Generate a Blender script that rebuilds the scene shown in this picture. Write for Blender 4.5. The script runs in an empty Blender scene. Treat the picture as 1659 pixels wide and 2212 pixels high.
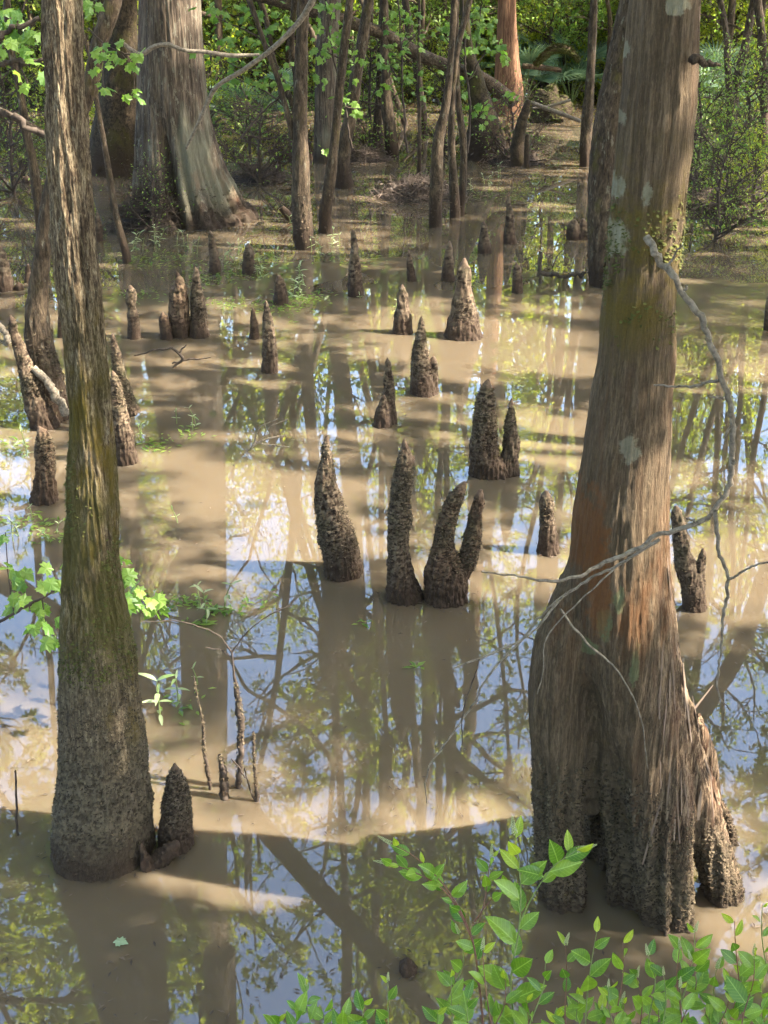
import bpy, math, random
import numpy as np
from mathutils import Vector, Matrix

# ------------------------------------------------------------------ camera
PITCH = math.radians(24.2)
CAM_H = 3.2
PW, PH, PF = 1659.0, 2212.0, 2800.0        # working picture units
S = bpy.context.scene
COL = S.collection
cam_d = bpy.data.cameras.new('camera')
cam_d.sensor_fit = 'VERTICAL'
cam_d.sensor_height = 24.0
cam_d.lens = 24.0 * PF / PH
cam_d.clip_start = 0.05
cam_d.clip_end = 2000
cam = bpy.data.objects.new('camera', cam_d)
COL.objects.link(cam)
cam.location = (0, 0, CAM_H)
cam.rotation_euler = (math.pi / 2 - PITCH, 0, 0)
S.camera = cam

# ------------------------------------------------------------------ light
SUN_AZ = math.radians(-11)      # from +X towards -Y (towards the camera side)
SUN_EL = math.radians(47)
sun_dir = Vector((math.cos(SUN_EL) * math.cos(SUN_AZ), math.cos(SUN_EL) * math.sin(SUN_AZ), math.sin(SUN_EL)))
world = bpy.data.worlds.new('World')
S.world = world
world.use_nodes = True
wn = world.node_tree
bg = wn.nodes['Background']
sky = wn.nodes.new('ShaderNodeTexSky')
sky.sky_type = 'NISHITA'
sky.sun_disc = False
sky.sun_elevation = SUN_EL
sky.sun_rotation = math.pi / 2 - SUN_AZ
sky.air_density = 1.0
sky.dust_density = 2.0
sky.ozone_density = 1.5
wn.links.new(sky.outputs[0], bg.inputs[0])
bg.inputs[1].default_value = 0.15
sl = bpy.data.lights.new('sun', 'SUN')
sl.energy = 4.6
sl.angle = math.radians(0.6)
sl.color = (1.0, 0.93, 0.82)
sun = bpy.data.objects.new('sun', sl)
COL.objects.link(sun)
sun.rotation_euler = (-sun_dir).to_track_quat('-Z', 'Y').to_euler()
S.view_settings.view_transform = 'Standard'
S.view_settings.look = 'None'
S.view_settings.exposure = 2.95
S.view_settings.gamma = 1.0
S.view_settings.use_curve_mapping = False
S.render.engine = 'CYCLES'
S.cycles.max_bounces = 6
S.cycles.diffuse_bounces = 3
S.cycles.glossy_bounces = 3
S.cycles.transmission_bounces = 4
S.cycles.use_adaptive_sampling = True
S.cycles.adaptive_threshold = 0.03
S.cycles.transparent_max_bounces = 8
S.cycles.use_denoising = True
S.cycles.sample_clamp_indirect = 6.0

# ------------------------------------------------------------------ helpers
rng = np.random.default_rng(7)
random.seed(7)
CP, SP = math.cos(PITCH), math.sin(PITCH)


def ray(x, y):
    a = (x - PW / 2) / PF
    b = -(y - PH / 2) / PF
    return np.array([a, b * SP + CP, b * CP - SP])


def G(x, y, z=0.0):
    "point of the water level under a picture point"
    d = ray(x, y)
    t = (CAM_H - z) / -d[2]
    return np.array([d[0] * t, d[1] * t, z])


def P(x, y, Y):
    "point at ground distance Y, and its scale in metres per picture unit"
    d = ray(x, y)
    t = Y / d[1]
    return np.array([d[0] * t, Y, CAM_H + d[2] * t]), t / PF


def hash01(ix, iy, iz, seed=0):
    h = (ix.astype(np.int64) * 374761393 + iy.astype(np.int64) * 668265263 + iz.astype(np.int64) * 2147483647 + seed * 974711) & 0xFFFFFFFF
    h = ((h ^ (h >> 13)) * 1274126177) & 0xFFFFFFFF
    h = ((h ^ (h >> 16)) * 2246822519) & 0xFFFFFFFF
    h = h ^ (h >> 15)
    return (h & 0xFFFFFF) / float(0x1000000)


def vnoise(p, seed=0):
    i = np.floor(p).astype(np.int64)
    f = p - i
    f = f * f * (3 - 2 * f)
    r = 0
    for dx in (0, 1):
        wx = f[:, 0] if dx else 1 - f[:, 0]
        for dy in (0, 1):
            wy = f[:, 1] if dy else 1 - f[:, 1]
            for dz in (0, 1):
                wz = f[:, 2] if dz else 1 - f[:, 2]
                r = r + hash01(i[:, 0] + dx, i[:, 1] + dy, i[:, 2] + dz, seed) * wx * wy * wz
    return r * 2 - 1


def fbm(p, octv=4, seed=0):
    r, a = 0, 0.55
    for k in range(octv):
        r = r + a * vnoise(p * (2.03 ** k) + k * 17.3, seed + k)
        a *= 0.52
    return r


def worley(p, seed=0):
    i = np.floor(p).astype(np.int64)
    best = np.full(len(p), 9.0)
    sec = np.full(len(p), 9.0)
    off = np.zeros_like(p)
    idr = np.zeros(len(p))
    for dx in (-1, 0, 1):
        for dy in (-1, 0, 1):
            for dz in (-1, 0, 1):
                c = i + np.array([dx, dy, dz])
                q = np.stack([c[:, 0] + hash01(c[:, 0], c[:, 1], c[:, 2], seed + 1),
                              c[:, 1] + hash01(c[:, 0], c[:, 1], c[:, 2], seed + 2),
                              c[:, 2] + hash01(c[:, 0], c[:, 1], c[:, 2], seed + 3)], 1)
                d = p - q
                dd = (d * d).sum(1)
                m = dd < best
                sec = np.where(m, best, np.minimum(sec, dd))
                best = np.where(m, dd, best)
                off[m] = d[m]
                idr[m] = hash01(c[m, 0], c[m, 1], c[m, 2], seed + 4)
    return np.sqrt(best), np.sqrt(sec), off, idr


def mk_mesh(name, V, F, mat=None, smooth=True, attrs=None):
    V = np.asarray(V, np.float32)
    F = np.asarray(F, np.int32)
    me = bpy.data.meshes.new(name)
    n, k = F.shape
    me.vertices.add(len(V))
    me.vertices.foreach_set('co', V.ravel())
    me.loops.add(n * k)
    me.loops.foreach_set('vertex_index', F.ravel())
    me.polygons.add(n)
    me.polygons.foreach_set('loop_start', np.arange(0, n * k, k, dtype=np.int32))
    me.polygons.foreach_set('loop_total', np.full(n, k, np.int32))
    me.polygons.foreach_set('use_smooth', np.full(n, smooth, bool))
    for an, av in (attrs or {}).items():
        at = me.attributes.new(an, 'FLOAT', 'POINT')
        at.data.foreach_set('value', np.asarray(av, np.float32))
    me.update(calc_edges=True)
    if mat:
        me.materials.append(mat)
    return me


def obj(name, me, parent=None, loc=None):
    o = bpy.data.objects.new(name, me)
    COL.objects.link(o)
    if parent is not None:
        o.parent = parent
    if loc is not None:
        o.location = loc
    return o


def tag(o, label, cat, group=None):
    o['label'] = label
    o['category'] = cat
    if group:
        o['group'] = group
    return o


def thing(name, loc, label, cat, group=None, rz=0.0):
    o = bpy.data.objects.new(name, None)
    COL.objects.link(o)
    o.empty_display_size = 0.1
    o.location = loc
    o.rotation_euler = (0, 0, rz)
    return tag(o, label, cat, group)


def struct(o, kind='structure'):
    o['kind'] = kind
    return o


def interp_path(pts, n):
    "smooth resample of rows (x,y,z,r) along their length"
    pts = np.asarray(pts, float)
    if len(pts) == 2:
        t = np.linspace(0, 1, n)[:, None]
        return pts[0] * (1 - t) + pts[1] * t
    d = np.r_[0, np.cumsum(np.linalg.norm(np.diff(pts[:, :3], axis=0), axis=1) + 1e-6)]
    q = np.linspace(0, d[-1], n)
    m = np.gradient(pts, d, axis=0)
    k = np.clip(np.searchsorted(d, q, 'right') - 1, 0, len(d) - 2)
    h = (d[k + 1] - d[k])[:, None]
    t = ((q - d[k]) / (d[k + 1] - d[k]))[:, None]
    r = ((2 * t**3 - 3 * t**2 + 1) * pts[k] + (t**3 - 2 * t**2 + t) * h * m[k]
         + (-2 * t**3 + 3 * t**2) * pts[k + 1] + (t**3 - t**2) * h * m[k + 1])
    r[:, 3] = np.maximum(r[:, 3], 1e-4)
    return r


def rings(path, ns, rfun=None, squash=1.0):
    "tube vertices (n*ns), quads"
    n = len(path)
    c = path[:, :3]
    T = np.gradient(c, axis=0)
    T /= np.linalg.norm(T, axis=1, keepdims=True) + 1e-9
    ref = np.array([1.0, 0, 0]) if abs(T[0, 0]) < 0.8 else np.array([0, 1.0, 0])
    A = np.zeros((n, 3))
    a = ref - T[0] * ref.dot(T[0])
    for i in range(n):
        a = a - T[i] * a.dot(T[i])
        a /= np.linalg.norm(a) + 1e-9
        A[i] = a
    B = np.cross(T, A)
    th = np.linspace(0, 2 * math.pi, ns, endpoint=False)
    r = path[:, 3][:, None] * np.ones((1, ns))
    if rfun is not None:
        r = r * rfun(np.linspace(0, 1, n)[:, None], th[None, :])
    V = (c[:, None, :] + r[:, :, None] * (np.cos(th)[None, :, None] * A[:, None, :] + squash * np.sin(th)[None, :, None] * B[:, None, :]))
    i = np.arange(n - 1)[:, None] * ns
    j = np.arange(ns)[None, :]
    jn = (j + 1) % ns
    F = np.stack([i + j, i + jn, i + ns + jn, i + ns + j], -1).reshape(-1, 4)
    return V.reshape(-1, 3), F


def close_tube(V, F, n, ns):
    "adds cap centre points; returns quads (degenerate-free tris as quads are avoided by tiny rings)"
    V2 = np.vstack([V, V[:ns].mean(0)[None], V[-ns:].mean(0)[None]])
    polys = [tuple(q) for q in F]
    b, t = len(V), len(V) + 1
    for j in range(ns):
        polys.append((b, (j + 1) % ns, j))
        o = (n - 1) * ns
        polys.append((t, o + j, o + (j + 1) % ns))
    return V2, polys


def batch_tubes(lines, radii, ns):
    "lines (N,P,3), radii (N,P) -> V,F for N small tubes"
    N, Pn, _ = lines.shape
    T = np.gradient(lines, axis=1)
    T /= np.linalg.norm(T, axis=2, keepdims=True) + 1e-9
    ref = np.where(np.abs(T[..., 2:3]) > 0.9, np.array([1.0, 0, 0]), np.array([0, 0, 1.0]))
    A = np.cross(T, ref)
    A /= np.linalg.norm(A, axis=2, keepdims=True) + 1e-9
    B = np.cross(T, A)
    th = np.linspace(0, 2 * math.pi, ns, endpoint=False)
    V = lines[:, :, None, :] + radii[:, :, None, None] * (np.cos(th)[None, None, :, None] * A[:, :, None, :] + np.sin(th)[None, None, :, None] * B[:, :, None, :])
    base = (np.arange(N) * Pn * ns)[:, None, None]
    i = (np.arange(Pn - 1) * ns)[None, :, None]
    j = np.arange(ns)[None, None, :]
    jn = (j + 1) % ns
    F = np.stack([base + i + j, base + i + jn, base + i + ns + jn, base + i + ns + j], -1).reshape(-1, 4)
    return V.reshape(-1, 3), F


def merge(parts):
    Vs, Fs, o = [], [], 0
    for V, F in parts:
        Vs.append(V)
        Fs.append(F + o)
        o += len(V)
    return np.vstack(Vs), np.vstack(Fs)


def remesh(tubes, voxel, smooth_it=4, smooth_f=0.5):
    "union of closed tubes (list of path rows x,y,z,r) into one skin: V, F(quads), normals"
    allV, allP, o = [], [], 0
    for path, ns, sq in tubes:
        V, F = rings(path, ns, None, sq)
        V, Pl = close_tube(V, F, len(path), ns)
        allV.append(V)
        allP += [tuple(i + o for i in p) for p in Pl]
        o += len(V)
    me = bpy.data.meshes.new('tmp')
    me.from_pydata(np.vstack(allV).tolist(), [], allP)
    ob = bpy.data.objects.new('tmp', me)
    COL.objects.link(ob)
    m = ob.modifiers.new('r', 'REMESH')
    m.mode = 'VOXEL'
    m.voxel_size = voxel
    if smooth_it:
        m2 = ob.modifiers.new('s', 'SMOOTH')
        m2.factor = smooth_f
        m2.iterations = smooth_it
    dg = bpy.context.evaluated_depsgraph_get()
    ev = ob.evaluated_get(dg).to_mesh()
    nv, nf = len(ev.vertices), len(ev.polygons)
    V = np.empty(nv * 3, np.float32)
    ev.vertices.foreach_get('co', V)
    N = np.empty(nv * 3, np.float32)
    ev.vertex_normals.foreach_get('vector', N)
    lt = np.empty(nf, np.int32)
    ev.polygons.foreach_get('loop_total', lt)
    li = np.empty(len(ev.loops), np.int32)
    ev.loops.foreach_get('vertex_index', li)
    assert (lt == 4).all()
    ob.evaluated_get(dg).to_mesh_clear()
    bpy.data.objects.remove(ob)
    bpy.data.meshes.remove(me)
    return V.reshape(-1, 3).astype(float), li.reshape(-1, 4), N.reshape(-1, 3).astype(float)


# ------------------------------------------------------------------ materials
class NT:
    def __init__(s, name):
        s.m = bpy.data.materials.new(name)
        s.m.use_nodes = True
        s.t = s.m.node_tree
        s.b = s.t.nodes['Principled BSDF']
        s.out = s.t.nodes['Material Output']

    def n(s, typ, **kw):
        nd = s.t.nodes.new(typ)
        for k, v in kw.items():
            if isinstance(k, str) and hasattr(nd, k):
                setattr(nd, k, v)
        return nd

    def l(s, a, b):
        s.t.links.new(a, b)

    def coord(s, scale=(1, 1, 1), kind='Object'):
        tc = s.n('ShaderNodeTexCoord')
        mp = s.n('ShaderNodeMapping')
        mp.inputs['Scale'].default_value = scale
        s.l(tc.outputs[kind], mp.inputs[0])
        return mp.outputs[0]

    def noise(s, vec, scale, detail=5, rough=0.6, dist=0.0):
        nd = s.n('ShaderNodeTexNoise')
        nd.inputs['Scale'].default_value = scale
        nd.inputs['Detail'].default_value = detail
        nd.inputs['Roughness'].default_value = rough
        nd.inputs['Distortion'].default_value = dist
        if vec is not None:
            s.l(vec, nd.inputs['Vector'])
        return nd.outputs['Fac']

    def ramp(s, fac, stops, interp='LINEAR'):
        nd = s.n('ShaderNodeValToRGB')
        nd.color_ramp.interpolation = interp
        el = nd.color_ramp.elements
        while len(el) < len(stops):
            el.new(0.5)
        for e, (p, c) in zip(el, stops):
            e.position = p
            e.color = (c[0], c[1], c[2], 1) if hasattr(c, '__len__') else (c, c, c, 1)
        s.l(fac, nd.inputs[0])
        return nd.outputs[0]

    def mix(s, fac, a, b, blend='MIX'):
        nd = s.n('ShaderNodeMix')
        nd.data_type = 'RGBA'
        nd.blend_type = blend
        for sock, v in ((nd.inputs[0], fac), (nd.inputs[6], a), (nd.inputs[7], b)):
            if isinstance(v, (int, float)):
                sock.default_value = v
            elif isinstance(v, tuple):
                sock.default_value = (*v, 1)
            else:
                s.l(v, sock)
        return nd.outputs[2]

    def math(s, op, a, b=0.0, c=None):
        nd = s.n('ShaderNodeMath')
        nd.operation = op
        for i, v in enumerate((a, b) if c is None else (a, b, c)):
            if isinstance(v, (int, float)):
                nd.inputs[i].default_value = v
            else:
                s.l(v, nd.inputs[i])
        return nd.outputs[0]

    def posz(s):
        g = s.n('ShaderNodeNewGeometry')
        x = s.n('ShaderNodeSeparateXYZ')
        s.l(g.outputs['Position'], x.inputs[0])
        return x.outputs[2]

    def attr(s, name):
        a = s.n('ShaderNodeAttribute')
        a.attribute_name = name
        return a.outputs['Fac']

    def bump(s, h, strength=0.5, dist=0.01):
        b = s.n('ShaderNodeBump')
        b.inputs['Strength'].default_value = strength
        b.inputs['Distance'].default_value = dist
        s.l(h, b.inputs['Height'])
        s.l(b.outputs[0], s.b.inputs['Normal'])

    def color(s, c, rough=0.85, spec=0.25):
        s.l(c, s.b.inputs['Base Color']) if not isinstance(c, tuple) else setattr(s.b.inputs['Base Color'], 'default_value', (*c, 1))
        s.b.inputs['Roughness'].default_value = rough
        s.b.inputs['Specular IOR Level'].default_value = spec
        return s.m


def wet_line(k, col, top=0.2, soft=0.12, dark=(0.055, 0.038, 0.028), amount=0.85):
    "the stained band that the water leaves round everything standing in it"
    z = k.math('ADD', k.posz(), k.math('MULTIPLY', k.noise(k.coord((1, 1, 0.5)), 9), 0.16))
    mr = k.n('ShaderNodeMapRange')
    mr.inputs['From Min'].default_value = top + 0.08 - soft
    mr.inputs['From Max'].default_value = top + 0.08 + soft
    mr.inputs['To Min'].default_value = amount
    mr.inputs['To Max'].default_value = 0
    k.l(z, mr.inputs[0])
    return k.mix(mr.outputs[0], col, k.mix(k.noise(k.coord(), 60), tuple(c * 0.6 for c in dark), tuple(c * 1.6 for c in dark)))


def knee_material(name, tint=(1, 1, 1), wet_top=0.16):
    k = NT(name)
    co = k.coord()
    r = k.attr('rnd')
    base = k.ramp(k.math('ADD', k.math('MULTIPLY', r, 0.55), k.math('MULTIPLY', k.noise(co, 55, 6, 0.7), 0.55)),
                  [(0.3, (0.03 * tint[0], 0.021 * tint[1], 0.015 * tint[2])), (0.52, (0.13 * tint[0], 0.10 * tint[1], 0.072 * tint[2])), (0.82, (0.27 * tint[0], 0.23 * tint[1], 0.175 * tint[2]))])
    grn = k.ramp(k.noise(co, 6, 3), [(0.52, 0), (0.7, 0.55)])
    base = k.mix(grn, base, (0.10, 0.11, 0.058))
    red = k.ramp(k.noise(k.coord((1, 1, 0.6)), 4.3, 3), [(0.5, 0), (0.68, 0.75)])
    base = k.mix(red, base, (0.085, 0.056, 0.041))
    base = k.mix(k.attr('tip'), base, (0.20, 0.15, 0.115))
    base = wet_line(k, base, wet_top, 0.12)
    base = k.mix(1.0, base, (0.53, 0.46, 0.385), 'MULTIPLY')
    k.bump(k.noise(co, 130, 6, 0.75), 0.7, 0.008)
    return k.color(base, 0.9, 0.2)


def flake_material(name, a=(0.055, 0.043, 0.031), b=(0.195, 0.167, 0.122), green=0.5):
    k = NT(name)
    g = k.n('ShaderNodeNewGeometry')
    c = k.ramp(g.outputs['Random Per Island'], [(0.0, tuple(x * 0.7 for x in a)), (0.6, tuple(x * 0.6 + y * 0.4 for x, y in zip(a, b))), (1.0, b)])
    c = k.mix(k.ramp(k.noise(k.coord(), 5, 3), [(0.45, 0), (0.7, green)]), c, (0.105, 0.118, 0.06))
    c = wet_line(k, c, 0.1, 0.12)
    c = k.mix(1.0, c, (0.54, 0.47, 0.39), 'MULTIPLY')
    return k.color(c, 0.92, 0.15)


def bark_material(name, dark, light, stretch=0.12, scale=40, moss=None, lichen=0.0, patches=(), wet=0.18, red=None, bump=0.7):
    k = NT(name)
    co = k.coord((1, 1, stretch))
    iso = k.coord()
    f = k.noise(co, scale, 6, 0.65, 0.4)
    f2 = k.noise(co, scale * 3.1, 4, 0.7)
    ff = k.math('ADD', k.math('MULTIPLY', f, 0.65), k.math('MULTIPLY', f2, 0.35))
    c = k.ramp(ff, [(0.36, tuple(x * 0.5 for x in dark)), (0.5, tuple((a + b) / 2 for a, b in zip(dark, light))), (0.64, tuple(x * 1.45 for x in light))])
    c = k.mix(k.ramp(k.noise(iso, 1.7, 3), [(0.4, 0), (0.7, 0.5)]), c, tuple(x * 0.55 for x in dark))
    if red:
        c = k.mix(k.ramp(k.noise(k.coord((1, 1, 0.25)), 5.5, 4, 0.6), [(0.5, 0), (0.66, 0.8)]), c, red)
    if lichen:
        w = k.ramp(k.noise(k.coord((1, 1, 0.35)), 22, 5, 0.75), [(0.62 - lichen * 0.12, 0), (0.68 - lichen * 0.12, 0.75)])
        c = k.mix(w, c, (0.30, 0.31, 0.265))
    for (lo, hi, colr, sc, st, amt) in patches:
        w = k.ramp(k.noise(k.coord((1, 1, st)), sc, 4, 0.6), [(lo, 0), (hi, amt)])
        c = k.mix(w, c, colr)
    if moss:
        mo = k.ramp(k.noise(k.coord((1, 1, 0.6)), moss[0], 6, 0.7), [(moss[1], 0), (moss[1] + 0.12, moss[2])])
        c = k.mix(mo, c, k.mix(k.noise(iso, 140, 3, 0.8), (0.05, 0.055, 0.012), (0.17, 0.16, 0.035)))
    if wet:
        c = wet_line(k, c, wet, 0.14)
    c = k.mix(1.0, c, (0.52, 0.45, 0.37), 'MULTIPLY')
    k.bump(ff, min(1.0, bump * 1.4), 0.03)
    return k.color(c, 0.88, 0.2)


def leaf_material(name, a, b, trans=0.45, rough=0.45, veins=False):
    k = NT(name)
    oi = k.n('ShaderNodeObjectInfo')
    g = k.n('ShaderNodeNewGeometry')
    r = k.math('FRACT', k.math('ADD', oi.outputs['Random'], g.outputs['Random Per Island']))
    c = k.ramp(r, [(0.0, a), (1.0, b)])
    if veins:
        sx = k.n('ShaderNodeSeparateXYZ')
        k.l(k.coord(), sx.inputs[0])
        ax = k.math('ABSOLUTE', sx.outputs[0])
        mid = k.ramp(ax, [(0.008, 0.6), (0.02, 0)])
        side = k.math('SINE', k.math('MULTIPLY', k.math('SUBTRACT', sx.outputs[1], k.math('MULTIPLY', ax, 0.9)), 52.0))
        vein = k.math('MAXIMUM', mid, k.math('MULTIPLY', k.ramp(side, [(0.86, 0), (0.98, 1)]), 0.28))
        c = k.mix(vein, c, tuple(min(1, x * 1.5 + 0.05) for x in b))
        wn = k.n('ShaderNodeVectorMath')
        wn.operation = 'ADD'
        k.l(k.coord(), wn.inputs[0])
        k.l(oi.outputs['Location'], wn.inputs[1])
        c = k.mix(k.ramp(k.noise(wn.outputs[0], 2.2, 4, 0.6), [(0.45, 0), (0.75, 0.55)]), c, tuple(x * 0.55 for x in a))
        c = k.mix(k.ramp(k.noise(wn.outputs[0], 7.0, 5, 0.7), [(0.70, 0), (0.74, 0.7)]), c, (0.13, 0.085, 0.03))
    tr = k.n('ShaderNodeBsdfTranslucent')
    hs = k.n('ShaderNodeHueSaturation')
    hs.inputs['Saturation'].default_value = 1.1
    hs.inputs['Value'].default_value = 1.5
    k.l(c, hs.inputs['Color'])
    k.l(hs.outputs[0], tr.inputs[0])
    mx = k.n('ShaderNodeMixShader')
    mx.inputs[0].default_value = trans
    k.l(k.b.outputs[0], mx.inputs[1])
    k.l(tr.outputs[0], mx.inputs[2])
    k.l(mx.outputs[0], k.out.inputs[0])
    k.color(c, rough, 0.4)
    return k.m


def plain(name, a, b, scale=20, rough=0.85, stretch=1.0, bumps=0.4):
    k = NT(name)
    f = k.noise(k.coord((1, 1, stretch)), scale, 5, 0.65)
    k.bump(f, bumps, 0.01)
    return k.color(k.ramp(f, [(0.3, a), (0.7, b)]), rough, 0.2)


def water_material():
    k = NT('murky_water')
    b = k.b
    co = k.coord((1, 1, 1))
    c = k.ramp(k.noise(co, 0.35, 3), [(0.35, (0.084, 0.063, 0.040)), (0.65, (0.106, 0.080, 0.050))])
    k.l(c, b.inputs['Base Color'])
    b.inputs['Roughness'].default_value = 0.0
    b.inputs['IOR'].default_value = 1.74
    b.inputs['Specular IOR Level'].default_value = 0.5
    b.inputs['Subsurface Weight'].default_value = 0.6
    b.inputs['Subsurface Radius'].default_value = (1.0, 0.75, 0.5)
    b.inputs['Subsurface Scale'].default_value = 0.28
    h = k.math('ADD', k.noise(k.coord((1, 1.6, 1)), 2.2, 2, 0.5), k.math('MULTIPLY', k.noise(co, 11, 2, 0.5), 0.12))
    k.bump(h, 0.05, 0.004)
    return k.m


M = {}
M['water'] = water_material()
M['knee'] = knee_material('knee_bark')
M['knee_red'] = knee_material('knee_bark_reddish', (1.06, 0.96, 0.90))
M['flake'] = flake_material('bark_flakes')
M['flake_grey'] = flake_material('grey_bark_flakes', (0.06, 0.049, 0.036), (0.225, 0.195, 0.148), 0.3)
M['tupelo'] = bark_material('mossy_ridged_bark', (0.07, 0.05, 0.035), (0.36, 0.31, 0.23), 0.14, 55, (3.2, 0.5, 0.85), 0.35, wet=0.12)
M['shaggy'] = bark_material('shaggy_red_bark', (0.10, 0.062, 0.04), (0.40, 0.30, 0.215), 0.05, 60, (2.2, 0.56, 0.75), 0.1,
                            ((0.60, 0.64, (0.36, 0.40, 0.31), 4.5, 0.7, 0.8), (0.62, 0.72, (0.33, 0.14, 0.035), 3.6, 0.35, 0.8)), wet=0.1, red=(0.27, 0.12, 0.075))
M['cypress'] = bark_material('cypress_bark', (0.05, 0.038, 0.030), (0.26, 0.22, 0.18), 0.06, 26, None, 0.5,
                             ((0.5, 0.6, (0.28, 0.30, 0.24), 1.4, 0.3, 0.7), (0.58, 0.72, (0.26, 0.12, 0.06), 1.9, 0.4, 0.6)), wet=0.2)
M['red_cypress'] = bark_material('reddish_cypress_bark', (0.13, 0.065, 0.04), (0.36, 0.22, 0.14), 0.05, 30, None, 0.0, (), wet=0)
M['trunk'] = bark_material('dark_trunk_bark', (0.04, 0.03, 0.022), (0.18, 0.145, 0.105), 0.3, 30, (4, 0.56, 0.7), 0.25, wet=0.3)
M['dome'] = bark_material('mossy_swollen_bark', (0.03, 0.022, 0.015), (0.11, 0.088, 0.058), 0.8, 22, (3, 0.5, 0.7), 0.0, wet=0.4)
M['upper'] = bark_material('upper_bark', (0.045, 0.033, 0.024), (0.17, 0.135, 0.10), 0.3, 18, None, 0.2, wet=0)
M['dead'] = plain('dead_branch_bark', (0.05, 0.038, 0.026), (0.22, 0.18, 0.13), 55)
M['twig'] = plain('brown_twig', (0.02, 0.014, 0.010), (0.08, 0.058, 0.042), 30)
M['stem'] = plain('reddish_stem', (0.10, 0.045, 0.035), (0.2, 0.1, 0.06), 40)
M['gstem'] = plain('green_stem', (0.10, 0.13, 0.035), (0.2, 0.24, 0.08), 40)
M['moss'] = plain('green_moss', (0.025, 0.027, 0.006), (0.10, 0.10, 0.02), 60)
M['log'] = bark_material('log_bark', (0.06, 0.043, 0.03), (0.27, 0.21, 0.155), 1, 24, (3, 0.55, 0.6), 0.3, wet=0)
M['debris'] = plain('dead_reed_debris', (0.04, 0.027, 0.02), (0.17, 0.125, 0.092), 30)
M['spring'] = leaf_material('sweetspire_leaf', (0.055, 0.135, 0.012), (0.19, 0.29, 0.028), 0.42, 0.32, True)
M['spring_young'] = leaf_material('young_sweetspire_leaf', (0.20, 0.29, 0.025), (0.32, 0.38, 0.04), 0.5, 0.36, True)
M['maple'] = leaf_material('maple_leaf', (0.065, 0.135, 0.022), (0.165, 0.25, 0.045), 0.5)
M['canopy'] = leaf_material('canopy_leaf', (0.16, 0.22, 0.028), (0.33, 0.36, 0.05), 0.6)
M['under'] = leaf_material('understory_leaf', (0.065, 0.13, 0.022), (0.20, 0.27, 0.05), 0.55)
M['weed'] = leaf_material('water_weed_leaf', (0.13, 0.19, 0.06), (0.30, 0.33, 0.18), 0.3)
M['palm'] = leaf_material('palmetto_blade', (0.05, 0.11, 0.05), (0.16, 0.22, 0.11), 0.25, 0.35)
M['litter'] = leaf_material('dead_leaf', (0.022, 0.015, 0.010), (0.10, 0.07, 0.047), 0.1, 0.8)
M['flower'] = plain('cream_flower', (0.26, 0.30, 0.12), (0.42, 0.43, 0.22), 90)
M['pale_leaf'] = leaf_material('pale_leaf', (0.20, 0.27, 0.15), (0.24, 0.30, 0.17), 0.2)
M['soil'] = plain('bank_soil', (0.014, 0.010, 0.007), (0.045, 0.032, 0.022), 5)

# ------------------------------------------------------------------ setting: ground and water
def bank_line(x):
    return 30.0 + 1.3 * np.sin(x * 0.35 + 0.6) + 0.7 * np.sin(x * 0.9 + 2)


def ground_z(x, y):
    d = y - bank_line(x)
    s = np.clip((d + 1.2) / 2.4, 0, 1)
    z = -0.8 + s * s * (3 - 2 * s) * 1.1
    z = z + np.clip(d, 0, None) * 0.022
    back = np.clip((-6 - y) / 3, 0, 1)
    z = np.maximum(z, -0.8 + back * 1.3)
    side = np.clip((np.abs(x) - 60) / 10, 0, 1)
    return np.maximum(z, -0.8 + side * 1.3)


def build_ground():
    xs = np.r_[np.linspace(-900, -70, 12), np.linspace(-60, 60, 161), np.linspace(70, 900, 12)]
    ys = np.r_[np.linspace(-300, -15, 8), np.linspace(-12, 20, 20), np.linspace(20.4, 62, 120), np.linspace(65, 1200, 18)]
    X, Y = np.meshgrid(xs, ys)
    Z = ground_z(X, Y)
    p = np.stack([X.ravel(), Y.ravel(), Z.ravel() * 0], 1)
    Z = Z + (fbm(p * 0.9, 4, 3).reshape(X.shape) * 0.16 + fbm(p * 3.1, 3, 9).reshape(X.shape) * 0.07) * (Z > -0.7)
    V = np.stack([X.ravel(), Y.ravel(), Z.ravel()], 1)
    nx, ny = len(xs), len(ys)
    i = np.arange(ny - 1)[:, None] * nx
    j = np.arange(nx - 1)[None, :]
    F = np.stack([i + j, i + j + 1, i + nx + j + 1, i + nx + j], -1).reshape(-1, 4)
    struct(obj('ground', mk_mesh('ground', V, F, M['soil'])))


build_ground()
wv = np.array([[-75, -12, 0], [75, -12, 0], [75, 34, 0], [-75, 34, 0]], float)
water = struct(obj('water', mk_mesh('water', wv, [[0, 1, 2, 3]], M['water'], False)))


# ------------------------------------------------------------------ surface builders
def px_path(px, Y, dy=None):
    "picture points (x,y,width) at ground distance Y -> rows x,y,z,r"
    out = []
    for i, (x, y, w) in enumerate(px):
        yy = Y + (dy[i] if dy is not None else 0)
        p, s = P(x, y, yy)
        out.append([*p, w * s / 2])
    return np.array(out)


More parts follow.
